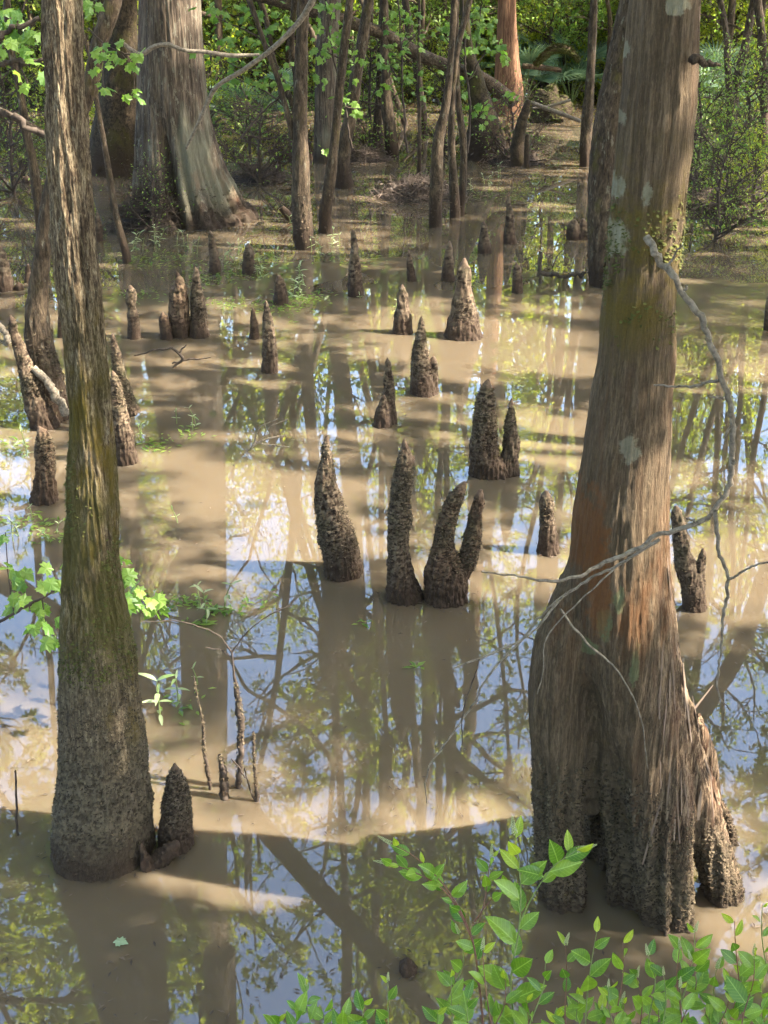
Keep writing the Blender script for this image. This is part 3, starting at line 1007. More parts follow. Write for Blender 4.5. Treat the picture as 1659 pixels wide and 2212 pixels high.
def right_tree():
    by = 1955
    g = G(1390, by)
    Y = g[1]
    root = thing('swamp_tree', (g[0], g[1], 0), 'big shaggy-barked trunk with split buttressed foot nearest the camera at right', 'tree', 'trees standing in the swamp')

    def tube(px, dy, ext=True, topext=None):
        p = px_path(px, Y, dy)
        p[:, 0] -= g[0]
        p[:, 1] -= Y
        if ext:
            b = p[0].copy()
            b[2] = -0.3
            p = np.vstack([b, p])
        if topext:
            p = np.vstack([p, topext(p[-1])])
        return interp_path(p, 90)
    main = tube([(1440, 1975, 138), (1432, 1900, 150), (1422, 1800, 165), (1400, 1650, 200), (1375, 1500, 225), (1352, 1380, 240), (1338, 1250, 240), (1338, 1120, 226), (1350, 1000, 212), (1361, 880, 200), (1371, 780, 191),
                 (1380, 650, 186), (1393, 520, 184), (1410, 340, 183), (1425, 180, 180), (1437, 0, 176)], [-0.07, -0.06, -0.04] + [0] * 13, True,
                lambda e: [[e[0] + 0.12, e[1], 4.6, e[3] * 0.95], [e[0] + 0.2, e[1] + 0.1, 6.4, e[3] * 0.85]])
    lobe = tube([(1214, 1940, 124), (1211, 1850, 130), (1208, 1700, 138), (1208, 1560, 152), (1208, 1460, 160), (1220, 1380, 152), (1250, 1290, 130), (1290, 1190, 110), (1320, 1090, 90)], [0.02] * 6 + [0.02, 0.04, 0.06])
    mid = tube([(1342, 1945, 88), (1339, 1850, 92), (1334, 1720, 110), (1325, 1600, 120), (1325, 1480, 130), (1330, 1350, 120)], [0.03] * 6)
    butt = tube([(1562, 1930, 108), (1545, 1860, 108), (1515, 1740, 102), (1488, 1620, 86), (1462, 1500, 84), (1440, 1380, 80), (1425, 1250, 70)], [0.06] * 7)
    rear = tube([(1585, 1850, 60), (1560, 1760, 62), (1530, 1660, 62), (1490, 1550, 70)], [0.36, 0.34, 0.3, 0.2], False)
    rb = rear[0].copy()
    rb[2] = -0.3
    rear = np.vstack([rb, rear])
    back = tube([(1350, 1800, 250), (1355, 1650, 230), (1360, 1450, 190)], [0.36, 0.22, 0.1])
    V, F, N = remesh([(main, 40, 1.0), (lobe, 28, 1.0), (mid, 24, 1.0), (butt, 24, 1.1), (rear, 20, 1.0), (back, 20, 1.0)], 0.0062, 6)
    z = V[:, 2]
    x = V[:, 0]
    n1 = fbm(V * 5, 3, 4)
    # crusted feet, higher on the left lobe
    toplim = 0.62 - 0.95 * np.clip(x + 0.08, 0, 0.6)
    low = np.clip((np.clip(toplim, 0.2, 0.7) + n1 * 0.3 - z) / 0.3, 0, 1)
    rid = (1 - np.abs(fbm((V) * np.array([36, 36, 3.4]), 3, 15)) * 2.6)
    shag = np.clip((x + 0.10) / 0.25, 0.4, 0.75) * np.clip((2.3 - z) / 1.0, 0.4, 1)
    Vw = V + np.stack([fbm(V * np.array([6, 6, 3]), 2, 61), fbm(V * np.array([6, 6, 3]), 2, 62), 0 * z], 1) * 0.03
    rid = rid * np.clip(0.010 + 0.007 * (z - 0.5), 0.009, 0.015) * shag + fbm(V * np.array([95, 95, 9]), 3, 16) * 0.005
    flute = np.abs(fbm(V * np.array([12, 12, 0.9]), 2, 31)) * -0.075 * np.clip((1.3 - z) / 0.9, 0, 1)
    F1, F2, off, idr = worley(V * np.array([80, 80, 95]), 13)
    crust = ((0.45 - off[:, 2]) * 0.6 + (idr - 0.5)) * 0.006 + fbm(V * np.array([40, 40, 22]), 3, 18) * 0.008 + rid * 0.5
    # knot
    V2 = V + N * (rid * (1 - low) + crust * low + flute - 0.019 + 0.012 * fbm(V * 4, 3, 19))[:, None]
    tk = obj('trunk', mk_mesh('trunk', V2, F, M['right_bark'], True, {'rnd': idr, 'low': low}), root)
    FV, FF = scatter_flakes(V2, F, N, 80000, 0.0085, lambda p: np.clip((np.clip(0.62 - 0.95 * np.clip(p[:, 0] + 0.08, 0, 0.6), 0.22, 0.7) - p[:, 2]) / 0.14 + 0.3, 0, 1) * (p[:, 2] > 0.02), 33)
    struct(obj('lichen_crust', mk_mesh('lichen_crust', FV, FF, M['flake_grey'], False), tk), 'stuff')
    FV, FF = scatter_flakes(V2, F, N, 90000, 0.0095, lambda p: np.clip((fbm(p * np.array([5, 5, 7]), 3, 41) + 0.05) * 4, 0, 1) * np.clip(1 - np.abs(p[:, 2] - 2.33) / 0.24, 0, 1), 35, 0.7)
    struct(obj('moss', mk_mesh('moss', FV, FF, M['moss'], False), tk), 'stuff')
    # strips of peeling bark
    r = np.random.default_rng(5)
    ok = np.where((z > 0.35) & (z < 2.0) & (x > -0.05) & (N[:, 1] < 0.35) & (low < 0.2))[0]
    lines, wid, nn = [], [], []
    for i in r.choice(ok, 45):
        L = r.uniform(0.1, 0.34)
        nz = N[i]
        tang = np.array([r.normal(0, 0.08), 0, 1.0])
        tang = unit(tang - nz * tang.dot(nz))
        k = np.linspace(0, 1, 7)
        lift = (0.0 + r.uniform(0.0, 0.012) * (k ** 2.2 if r.random() < 0.7 else (1 - k) ** 2.2))
        lines.append(V2[i] + tang * (k[:, None] - 0.5) * L * (1 if r.random() < 0.5 else -1) + nz * lift[:, None])
        wid.append(r.uniform(0.002, 0.0055) * np.sin(np.clip(k * 0.85 + 0.12, 0, 1) * math.pi) ** 0.6)
        nn.append(nz)
    SV, SF, o = [], [], 0
    for ln, w, nz in zip(lines, wid, nn):
        sd = unit(np.cross(unit(ln[-1] - ln[0]), nz))
        A, B = ln - sd * w[:, None], ln + sd * w[:, None]
        SV.append(np.concatenate([A, B, A - nz * 0.003, B - nz * 0.003]))
        m = len(ln)
        for q in range(m - 1):
            SF.append([o + q, o + q + 1, o + m + q + 1, o + m + q])
            SF.append([o + 2 * m + q, o + 3 * m + q, o + 3 * m + q + 1, o + 2 * m + q + 1])
        o += 4 * m
    struct(obj('peeling_bark', mk_mesh('peeling_bark', np.vstack(SV), SF, M['strip']), tk), 'stuff')

    def branch(rows, nm, dys, mat='dead', jit=0.25, par=None):
        p = px_path(rows, Y)
        p[:, 1] += np.interp(np.linspace(0, 1, len(rows)), np.linspace(0, 1, len(dys)), dys)
        # keep the picture position while moving in depth
        for i, (xx, yy, w) in enumerate(rows):
            q, s = P(xx, yy, p[i, 1])
            p[i, :3] = q
            p[i, 3] = w * s / 2
        p[:, 0] -= g[0]
        p[:, 1] -= Y
        V_, F_ = twig_tube(p, 9, 7 * len(rows), jit * 1.3, len(rows))
        return obj(nm, mk_mesh(nm, V_, F_, M[mat]), par or root)
    br = branch([(1396, 512, 17), (1410, 535, 17), (1450, 585, 15), (1510, 680, 14), (1555, 800, 13), (1583, 950, 13), (1571, 1050, 12), (1545, 1103, 11), (1440, 1152, 10), (1330, 1207, 9), (1250, 1242, 8), (1200, 1258, 7), (1130, 1246, 5), (1040, 1235, 3)],
                'branch', [-0.16, -0.3, -0.3, -0.35, -0.45])
    rr_ = np.random.default_rng(3)
    pts_ = [(1440, 572), (1478, 625), (1532, 735), (1563, 860), (1578, 905), (1582, 1000), (1560, 1075), (1500, 1126), (1385, 1180), (1290, 1224)]
    for (sx, sy) in pts_:
        ax, ay = rr_.normal(0, 16), rr_.normal(0, 16)
        tw = branch([(sx, sy, 6), (sx + ax * 0.6, sy + ay * 0.6, 4.5), (sx + ax, sy + ay, 3)], 'twig_stub', [-0.32, -0.34], par=br)
    br['label'] = 'long pale dead branch arching down in front of the trunk'

    def twig(rows, dys, mat='dead'):
        t = branch(rows, 'twig', dys, mat, par=br)
        return t
    twig([(1545, 1103, 9), (1556, 1190, 8), (1573, 1250, 8), (1562, 1350, 6), (1555, 1440, 5), (1550, 1490, 4), (1575, 1532, 3)], [-0.33, -0.33])
    twig([(1573, 1250, 6), (1610, 1230, 5), (1665, 1212, 4)], [-0.33, -0.4])
    twig([(1553, 822, 7), (1520, 830, 6), (1480, 834, 5), (1412, 832, 4)], [-0.3, -0.22])
    twig([(1425, 1165, 8), (1330, 1222, 7), (1240, 1270, 6), (1198, 1297, 6), (1120, 1390, 5), (1070, 1440, 5), (1010, 1540, 4), (960, 1610, 3), (922, 1668, 3), (922, 1735, 2)], [-0.3, -0.42])
    twig([(1210, 1315, 5), (1258, 1378, 5), (1335, 1450, 4), (1378, 1530, 3), (1400, 1660, 2)], [-0.36, -0.3])
    twig([(1215, 1290, 5), (1150, 1365, 5), (1060, 1412, 5), (980, 1443, 4)], [-0.36, -0.45])
    twig([(1330, 1225, 4), (1250, 1300, 3), (1180, 1380, 3), (1172, 1460, 2), (1160, 1500, 2)], [-0.36, -0.36])
    twig([(1035, 1425, 3), (1002, 1530, 3), (998, 1610, 2)], [-0.44, -0.44], 'twig')
    st = branch([(1496, 128, 21), (1520, 133, 15), (1540, 138, 11), (1556, 141, 6)], 'branch_stub', [-0.12, -0.12], 'trunk', 0.12)
    st['label'] = 'broken brown branch stub on the right of the trunk'
    put_crown(root, SPARSE[1], main[-1, :3], 2.0, 0.8)
    return root


k = NT('bark_strip')
gg = k.n('ShaderNodeNewGeometry')
M['strip'] = k.color(k.mix(k.noise(k.coord((1, 1, 0.1)), 80, 4), k.ramp(gg.outputs['Random Per Island'], [(0, (0.05, 0.028, 0.019)), (0.5, (0.10, 0.072, 0.05)), (1, (0.2, 0.155, 0.11))]), (0.2, 0.14, 0.1)), 0.85, 0.2)
right_tree()


# ------------------------------------------------------------------ knees (picture points x, y, width; foot first)
def near_left_knee():
    knee('brown knee with ragged pale top beside the near left trunk, small nub at its foot',
         [[(378, 1835, 78), (380, 1800, 74), (382, 1755, 64), (384, 1715, 58), (380, 1680, 28), (377, 1650, 11)],
          [(335, 1868, 52), (355, 1850, 50), (375, 1830, 50)],
          [(322, 1878, 32), (312, 1850, 28), (306, 1832, 20), (305, 1825, 17)]], flakes=5200, fl='flake_grey', dy=[0, 'w', 'w'], wet=0.1)


near_left_knee()
knee('thick knee leaning left at its middle, left of the central group of three', [[(741, 1248, 82), (738, 1200, 84), (728, 1160, 80), (716, 1110, 72), (706, 1060, 60), (704, 1000, 36), (705, 960, 22), (706, 944, 14)]], flakes=5200, fl='flake_grey')
knee('tall knee with pale pointed tip, middle of the central group of three',
     [[(875, 1302, 88), (868, 1265, 72), (862, 1215, 54), (862, 1150, 52), (866, 1080, 46), (872, 1020, 42), (876, 990, 40), (875, 965, 20), (874, 950, 10)], [(876, 1010, 30), (888, 992, 24), (893, 988, 14)]], flakes=5200, fl='flake_grey')
knee('two-pronged forked knee with bare pale wood, right of the central group of three',
     [[(966, 1306, 98), (964, 1265, 98), (960, 1225, 86), (956, 1180, 52), (965, 1130, 42), (980, 1090, 38), (994, 1060, 32), (1002, 1046, 24)],
      [(975, 1250, 84), (1006, 1215, 52), (1021, 1160, 40), (1028, 1110, 38), (1035, 1075, 30), (1038, 1062, 24)]], flakes=5200, dy=[0, 0.02], mat='knee_red', fl='flake_grey')
knee('stout double knee with tall left and slim right prong, beyond the central three',
     [[(1052, 1035, 78), (1046, 985, 70), (1046, 940, 62), (1049, 890, 54), (1051, 850, 40), (1053, 825, 20)], [(1100, 1036, 54), (1102, 985, 46), (1105, 930, 34), (1103, 890, 20), (1105, 862, 9)], [(1075, 1036, 70), (1078, 1010, 56), (1080, 1000, 44)]], flakes=4800, dy=[0, 0.02, 0.0])
knee('knee with smaller pointed knee fused in front, left of centre of the pool', [[(838, 925, 40), (840, 880, 34), (840, 830, 26), (838, 790, 15), (837, 774, 9)], [(827, 938, 48), (827, 905, 44), (828, 870, 26), (829, 854, 12)]], flakes=2200, dy=[0.06, 0])
knee('pointed knee with square shoulder on its right side', [[(916, 856, 62), (912, 820, 56), (908, 780, 44), (909, 735, 26), (910, 700, 14), (910, 684, 8)], [(934, 855, 30), (935, 800, 26), (936, 775, 20)]], flakes=2400)
knee('widest cone-shaped knee with fluted foot, upper centre right', [[(1001, 738, 92), (1001, 705, 80), (1001, 660, 56), (1002, 615, 38), (1003, 580, 28), (1003, 562, 16)], [(1025, 738, 44), (1018, 690, 36), (1008, 630, 24)], [(975, 738, 40), (984, 690, 32), (996, 630, 22)]], flakes=2600)
knee('plain cone-shaped knee left of the shouldered knee', [[(870, 724, 46), (870, 690, 42), (869, 655, 30), (869, 625, 18), (869, 617, 10)]], flakes=1500)
knee('slender pointed knee rising beside the floating weeds at centre', [[(768, 643, 38), (767, 600, 33), (766, 555, 25), (764, 515, 15), (762, 496, 7)]], flakes=1400)
knee('small narrow knee behind the plain cone-shaped knee', [[(889, 609, 26), (887, 585, 22), (884, 560, 15), (882, 541, 8)]], flakes=700)
knee('blunt upright knee just behind the widest cone-shaped knee', [[(967, 609, 31), (968, 580, 28), (970, 545, 20), (971, 522, 10)]], flakes=800)
knee('rounded knee left of the tall needle-like knee in the far group', [[(1046, 550, 33), (1046, 525, 29), (1046, 500, 20), (1045, 480, 11)]], flakes=800)
knee('tall needle-like knee farthest back in the right group', [[(1101, 529, 32), (1101, 500, 27), (1101, 465, 18), (1100, 435, 10), (1100, 422, 5)]], flakes=800)
knee('short stubby knee standing alone toward the right trunk', [[(1117, 634, 27), (1117, 610, 26), (1117, 588, 22), (1116, 572, 14)]], flakes=700)
knee('low broad stump-like knee beside the dark trunk at right', [[(1240, 520, 34), (1240, 495, 32), (1240, 482, 26)], [(1262, 520, 34), (1262, 495, 32), (1260, 480, 26)]], flakes=700)
knee('tall rugged knee with narrow top, centre left of the pool', [[(583, 806, 38), (583, 770, 36), (581, 730, 33), (578, 690, 24), (576, 660, 13), (575, 650, 8)]], flakes=1800)
knee('small reddish pointed knee left of the tall rugged knee', [[(549, 734, 25), (549, 710, 22), (547, 685, 16), (546, 666, 8)]], mat='knee_red', flakes=700)
knee('flat-topped knee stump among the weeds', [[(607, 659, 36), (606, 630, 31), (604, 608, 26), (603, 601, 22)]], flakes=900)
knee('dark knee before the fluted cypress, right of two', [[(538, 595, 34), (537, 565, 28), (537, 540, 22), (537, 530, 14)]], flakes=800)
knee('dark knee before the fluted cypress, left of two', [[(466, 592, 29), (463, 560, 24), (458, 525, 16), (454, 500, 9)]], flakes=800)
knee('sunlit knee of bare splintered wood in the left middle cluster', [[(390, 732, 42), (389, 690, 44), (387, 650, 40), (388, 620, 30), (390, 605, 22)], [(375, 700, 22), (374, 650, 20), (374, 622, 16)], [(384, 620, 16), (384, 600, 12), (382, 588, 9)]], mat='knee_red', fl='flake', flakes=500, tipcol=0.4, amp=1.3)
knee('tall sunlit cone knee in the left middle cluster', [[(431, 732, 46), (429, 690, 39), (427, 650, 31), (424, 610, 20), (423, 585, 11), (422, 577, 7)]], flakes=2200, fl='flake_grey')
knee('short leaning knee at the left of the middle cluster', [[(362, 735, 30), (358, 710, 28), (353, 688, 23), (352, 680, 17)]], mat='knee_red', flakes=300)
knee('pinched knee with bulbous head, standing alone on the left', [[(290, 733, 31), (289, 705, 27), (287, 680, 25), (284, 662, 18), (283, 645, 25), (283, 628, 23), (282, 622, 16)]], flakes=1000)
knee('tall two-tiered knee leaning against the near left trunk', [[(272, 1005, 54), (268, 960, 52), (261, 918, 46), (253, 860, 33), (247, 818, 18), (243, 803, 10)], [(286, 895, 40), (277, 870, 42), (264, 830, 36), (255, 790, 32), (248, 748, 22), (243, 722, 10)]], flakes=3600, dy=[0, 0.55], wet=0.2)


def crossed_branch(root, g, Y):
    for rows in ([(20, 740, 17), (5, 712, 15), (-15, 690, 13)], [(18, 745, 10), (0, 738, 9), (-15, 735, 8)], [(72, 795, 16), (100, 825, 18), (125, 860, 19), (143, 895, 20)]):
        p = px_path(rows, Y - 0.02)
        p[:, 0] -= g[0]
        p[:, 1] -= Y
        V_, F_ = twig_tube(p, 9, None, 0.1, 3)
        obj('dead_branch', mk_mesh('dead_branch', V_, F_, M['dead']), root)


knee('thick shaggy knee leaning left with a bare branch across it, at left edge', [[(100, 928, 66), (82, 881, 56), (64, 826, 44), (42, 753, 30), (28, 705, 22), (23, 684, 12)]], flakes=3600, wet=0.22, extra=crossed_branch)
knee('crooked dark-footed knee with floating weeds round it at left', [[(96, 1090, 64), (97, 1063, 56), (98, 1009, 45), (94, 954, 36), (88, 930, 24), (86, 925, 17)]], flakes=2600, wet=0.26, mat='knee_red')
knee('knee cut by the left picture edge, beside a tiny round one', [[(6, 632, 50), (4, 590, 40), (0, 550, 26), (-4, 530, 14)], [(41, 628, 20), (41, 615, 18), (40, 612, 12)]], flakes=900)
knee('tiny dark peg of a knee behind the bent left trunk', [[(60, 612, 16), (60, 590, 15), (60, 572, 10)]], flakes=0)
knee('slim reddish knee half hidden behind the near left trunk', [[(133, 730, 18), (132, 690, 14), (131, 655, 9)]], mat='knee_red', flakes=300)
knee('shaggy knee with round nose immediately left of the big right trunk', [[(1184, 1198, 50), (1184, 1160, 42), (1182, 1115, 36), (1180, 1080, 30), (1180, 1066, 22)]], flakes=2600, wet=0.2)
knee('forked knee showing behind the big right trunk', [[(1500, 1320, 54), (1498, 1280, 54), (1480, 1215, 46), (1468, 1150, 36), (1462, 1110, 24), (1460, 1095, 14)], [(1506, 1280, 44), (1512, 1230, 28), (1518, 1195, 18), (1519, 1185, 12)]], flakes=2600)
knee('low round stump poking up between the near shrub leaves at the bottom', [[(881, 2102, 42), (880, 2085, 40), (880, 2078, 30)]], flakes=500, wet=0.06, tipcol=0.2)
knee('low knee at the foot of the slim trunk pair, upper centre', [[(703, 505, 32), (702, 480, 28), (700, 458, 20), (700, 450, 12)]], flakes=700)
knee('dim knee between near left trunk and fluted cypress', [[(213, 524, 22), (212, 490, 17), (210, 460, 10)]], flakes=300)
knee('dark knee at the right picture edge', [[(1660, 715, 26), (1660, 680, 22), (1662, 640, 14)]], flakes=300)
knee('small dark nub in the far left water', [[(44, 443, 12), (43, 435, 9), (42, 430, 6)]], flakes=0)
knee('pair of dark nubs in the far left water', [[(60, 400, 22), (59, 388, 20), (58, 382, 14)], [(50, 400, 12), (50, 384, 8), (50, 380, 5)]], flakes=0)

# thin sticks in the water
STICK_GROUP = 'thin sticks standing in the water'


def stick(label, rows, mossy=False, name='stick', mat='twig', forks=()):
    g = G(rows[0][0], rows[0][1])
    root = thing(name, (g[0], g[1], 0), label, 'stick', STICK_GROUP)
    p = px_path(rows, g[1])
    p[:, :2] -= g[:2]
    b = p[0].copy()
    b[2] = -0.15
    p = np.vstack([b, p])
    V_, F_ = twig_tube(p, 8, 10 * len(rows), 0.12, len(rows))
    obj('stem', mk_mesh('stem', V_, F_, M[mat]), root)
    for fr in forks:
        q = px_path(fr, g[1])
        q[:, :2] -= g[:2]
        V2, F2 = twig_tube(q, 6, None, 0.3, 2)
        obj('twig', mk_mesh('twig', V2, F2, M[mat]), root)
    if mossy:
        PP = interp_path(p, 60)
        V3, F3 = rings(PP, 10)
        N3 = unit(V3 - np.repeat(PP[:, :3], 10, 0))
        FV, FF = scatter_flakes(V3, F3, N3, 500, 0.007, lambda q: (q[:, 2] > 0.02) * 1.0 * (q[:, 2] < 0.52), 4, 0.8)
        struct(obj('bark_flakes', mk_mesh('bark_flakes', FV, FF, M['flake'], False), root), 'stuff')
    return root


stick('thin straight dark stick in the water at the lower left edge', [(38, 1805, 5), (36, 1740, 5), (33, 1665, 4)])
stick('mossy upright stick forking into two long thin twigs', [(516, 1702, 12), (518, 1640, 14), (520, 1580, 15), (514, 1500, 12), (505, 1450, 5), (500, 1405, 4)], True,
      forks=([(500, 1410, 4), (480, 1380, 4), (450, 1360, 3), (400, 1345, 3), (305, 1343, 2)], [(502, 1408, 4), (530, 1370, 3), (570, 1335, 3), (630, 1308, 2)], [(499, 1420, 3), (480, 1405, 3), (445, 1398, 2)]))
stick('crusted stub stick left of the mossy forking stick', [(484, 1722, 20), (484, 1690, 18), (480, 1655, 13), (474, 1630, 7)], True)
stick('slim stick with mossy foot and thin upper part', [(455, 1705, 7), (447, 1660, 8), (440, 1610, 7), (438, 1560, 4), (425, 1500, 3), (418, 1460, 3)], True)
stick('thin stick right of the mossy forking stick', [(556, 1730, 10), (552, 1690, 6), (549, 1640, 5), (547, 1580, 3)], True,
      forks=([(572, 1770, 5), (555, 1735, 5), (535, 1690, 4), (528, 1660, 3)], [(500, 1640, 3), (515, 1655, 3), (530, 1680, 3)]))
stick('short dark broken stick before the dark trunk at right', [(1167, 612, 7), (1166, 590, 8), (1168, 545, 7)], forks=([(1163, 589, 10), (1200, 593, 9), (1240, 596, 8), (1258, 598, 7)], [(1255, 600, 7), (1263, 587, 6)]))
stick('dark forked twig lying on the water in the left middle', [(375, 794, 5), (395, 775, 6), (372, 752, 6)], forks=([(372, 752, 5), (340, 755, 4), (290, 768, 3)], [(385, 765, 4), (402, 745, 3)], [(372, 785, 4), (400, 778, 4), (455, 772, 2)]))
stick('pale brushy twig lying on the water at left centre', [(535, 975, 4), (560, 955, 4), (590, 945, 3), (620, 940, 2)], mat='dead', forks=([(545, 965, 4), (565, 920, 3), (600, 905, 2)], [(565, 952, 3), (580, 925, 2), (622, 905, 2)], [(560, 958, 3), (600, 962, 2), (625, 965, 2)], [(575, 928, 2), (570, 905, 2)]))

# ------------------------------------------------------------------ trees of the middle distance
def fluted_cypress():
    px = [(410, 488, 285), (405, 468, 262), (400, 435, 232), (392, 395, 206), (385, 350, 186), (378, 300, 168), (374, 250, 155), (371, 190, 146), (369, 110, 138), (367, 0, 130)]
    g = G(405, 470)
    root = thing('cypress_tree', (g[0], g[1], 0), 'wide fluted cypress with grey-white streaked bark and flared foot', 'tree', 'trees standing in the swamp')
    path = px_path(px, g[1])
    path[:, :2] -= g[:2]
    b = path[0].copy()
    b[2] = -0.4
    b[3] *= 1.08
    e = path[-1]
    path = np.vstack([b, path, [[e[0] - 0.1, 0, 6, e[3] * 0.93], [e[0] - 0.3, 0.1, 11, e[3] * 0.8], [e[0] - 0.35, 0.1, 15, e[3] * 0.66]]])
    n, ns = 420, 220
    pp = interp_path(path, n)
    zz = pp[:, 2]
    def fl(t, th):
        z = np.interp(t, np.linspace(0, 1, n), zz)
        a = np.clip((1.9 - z) / 1.9, 0, 1) ** 1.2
        w = 0.75 * np.abs(np.sin(th * 7.5 + 0.6 + 0.35 * np.sin(2 * th) + 0.15 * z)) ** 0.55 + 0.4 * np.abs(np.sin(th * 13.5 + 1.1 + 0.3 * np.sin(3 * th) + 0.3 * z)) ** 0.7
        cut = np.exp(-((np.angle(np.exp(1j * (th - 4.62))) / 0.13) ** 2)) * np.clip((1.25 - z) / 0.6, 0, 1)
        return 1 + a * (w - 0.85) * 0.24 - 0.55 * cut
    V, F = rings(pp, ns, fl)
    N = unit(V - np.repeat(pp[:, :3], ns, 0))
    z = V[:, 2]
    low = np.clip((0.42 + 0.12 * fbm(V * 3, 2, 3) - z) / 0.12, 0, 1)
    rid = (1 - np.abs(fbm(V * np.array([24, 24, 1.2]), 3, 55)) * 2.5) * 0.011 + fbm(V * np.array([60, 60, 6]), 3, 56) * 0.006
    F1, F2, off, idr = worley(V * np.array([26, 26, 34]), 57)
    crust = ((0.45 - off[:, 2]) * 0.6 + (idr - 0.5)) * 0.02
    V2 = V + N * (rid * (1 - low) + crust * low)[:, None]
    obj('trunk', mk_mesh('trunk', V2, F, M['cypress'], True, {'rnd': idr}), root)
    FV, FF = scatter_flakes(V2, F, N, 60000, 0.022, lambda p: np.clip((0.5 - p[:, 2]) / 0.2, 0, 1) * (p[:, 2] > 0), 3)
    struct(obj('bark_flakes', mk_mesh('bark_flakes', FV, FF, M['flake'], False), root), 'stuff')
    put_crown(root, SPARSE[0], (path[-1, 0], path[-1, 1], 14.9), 0.8, 1.15)


fluted_cypress()
tree('slim straight trunk with crusted foot, right of the fluted cypress', [(662, 540, 34), (657, 520, 40), (653, 475, 40), (650, 420, 38), (650, 375, 34), (648, 250, 28), (651, 125, 26), (656, 0, 25)], top=9, crown=BARE[0], seed=1, flakes=2500)
tree('thin trunk leaning right from beside the slim straight one', [(705, 505, 26), (703, 460, 27), (708, 425, 25), (718, 350, 20), (728, 250, 17), (738, 150, 17), (753, 25, 16)], top=7, crown=CROWNS[1], seed=2, cs=0.8, flakes=800)
tree('trunk curving right with a broad dark foot, upper centre', [(743, 408, 44), (742, 380, 34), (741, 350, 29), (746, 300, 28), (758, 250, 26), (768, 175, 25), (783, 88, 22), (796, 0, 21)], top=9, crown=BARE[1], seed=3, flakes=1200)
tree('large dim trunk behind the slim trunks at upper centre', [(703, 355, 52), (703, 260, 46), (703, 175, 45), (713, 0, 45)], mat='cypress', top=11, crown=BARE[0], seed=4)
tree('dark reddish-footed trunk in the distance at upper centre', [(813, 328, 32), (815, 285, 22), (818, 225, 15), (822, 100, 13), (826, 0, 12)], top=8, crown=CROWNS[1], seed=5)
tree('dim trunk right of the reddish-footed one', [(848, 342, 27), (842, 280, 24), (836, 225, 22), (832, 120, 18), (830, 0, 16)], top=7, crown=CROWNS[3], seed=6)
tree('thread-thin sapling trunk at top centre', [(906, 378, 10), (906, 250, 8), (905, 120, 7), (906, 0, 6)], top=5.0, crown=UNDER[0], seed=7, name='sapling', cat='sapling', cs=0.7, n=60, ns=12, amp=0.004)
tree('crooked slim trunk right of centre with dark foot', [(941, 492, 26), (941, 440, 27), (944, 370, 27), (947, 306, 25), (964, 219, 17), (975, 109, 13), (982, 0, 13)], top=6.5, crown=CROWNS[3], seed=8, cs=0.8, flakes=800)
tree('thin upright trunk, left of the twin stems right of centre', [(983, 472, 20), (980, 394, 18), (975, 306, 14), (978, 200, 13), (990, 100, 12), (1015, 0, 12)], top=8, crown=BARE[1], seed=9, cs=0.8, flakes=500)
tree('thin upright trunk, right of the twin stems right of centre', [(995, 466, 18), (1000, 394, 15), (1001, 306, 14), (990, 220, 13), (985, 120, 12), (987, 0, 11)], top=8, crown=BARE[0], seed=10, cs=0.7)
tree('swollen mossy tupelo leaning left behind the twin stems', [(1052, 352, 92), (1050, 315, 84), (1046, 275, 70), (1036, 219, 48), (1025, 164, 32), (1014, 120, 24), (1006, 66, 19), (1002, 0, 17)], mat='dome', top=8, crown=CROWNS[2], seed=11, amp=0.02, kx=16, kz=12, flakes=2500)
tree('red-brown cypress on the far bank', [(1098, 186, 62), (1097, 160, 56), (1096, 109, 46), (1095, 50, 41), (1095, 0, 38)], mat='red_cypress', Y=25.6, top=11, crown=SPARSE[0], seed=12, zbase=0.3, base_z=-0.5, name='cypress_tree')
tree('straight greenish trunk at far right of the open water', [(1264, 362, 25), (1265, 310, 24), (1268, 262, 23), (1276, 153, 19), (1281, 44, 16), (1283, 0, 15)], top=8, crown=BARE[1], seed=13)
tree('dark trunk leaning right directly behind the big right trunk', [(1314, 622, 84), (1312, 520, 80), (1310, 400, 76), (1318, 300, 74), (1336, 180, 70), (1362, 50, 66), (1374, 0, 65)], top=7, crown=CROWNS[2], seed=14, n=200, ns=60, flakes=1500)
tree('forked trunk on the far right bank, left stem', [(1580, 242, 18), (1573, 160, 14), (1566, 53, 12), (1555, 0, 12)], top=6, crown=UNDER[2], seed=15, Y=20)
tree('forked trunk on the far right bank, right stem', [(1583, 242, 20), (1592, 170, 17), (1608, 105, 16), (1629, 0, 15)], top=7, crown=CROWNS[3], seed=16, Y=20.1, cs=0.8)
tree('trunk leaning left at the far right picture edge', [(1650, 260, 20), (1650, 211, 17), (1647, 88, 16), (1636, 0, 15)], top=7, crown=CROWNS[1], seed=17, Y=19, cs=0.8)
tree('thin crooked trunk left of the near left trunk', [(90, 520, 16), (83, 462, 16), (75, 375, 20), (57, 287, 18), (42, 187, 15), (24, 112, 14), (15, 0, 14)], top=6.5, crown=CROWNS[3], seed=18, cs=0.75)
tree('bent trunk with shaggy bulging foot behind the near left trunk', [(118, 910, 66), (110, 870, 70), (102, 826, 70), (86, 753, 60), (80, 680, 49), (84, 608, 40), (91, 553, 36), (97, 500, 33), (115, 400, 32), (152, 290, 32), (193, 190, 32), (213, 100, 34), (245, 0, 34)],
     top=5.5, crown=CROWNS[2], seed=19, n=260, ns=60, flakes=5000, lean=(0.1, 0.3))
tree('thin spindly trunk leaning left between left trunk and fluted cypress', [(276, 570, 17), (262, 510, 17), (252, 475, 16), (240, 400, 13), (225, 312, 12), (210, 225, 10), (200, 150, 9)], top=5, crown=UNDER[1], seed=20, n=80, ns=14, amp=0.006, lean=(-0.25, 0), flakes=400)
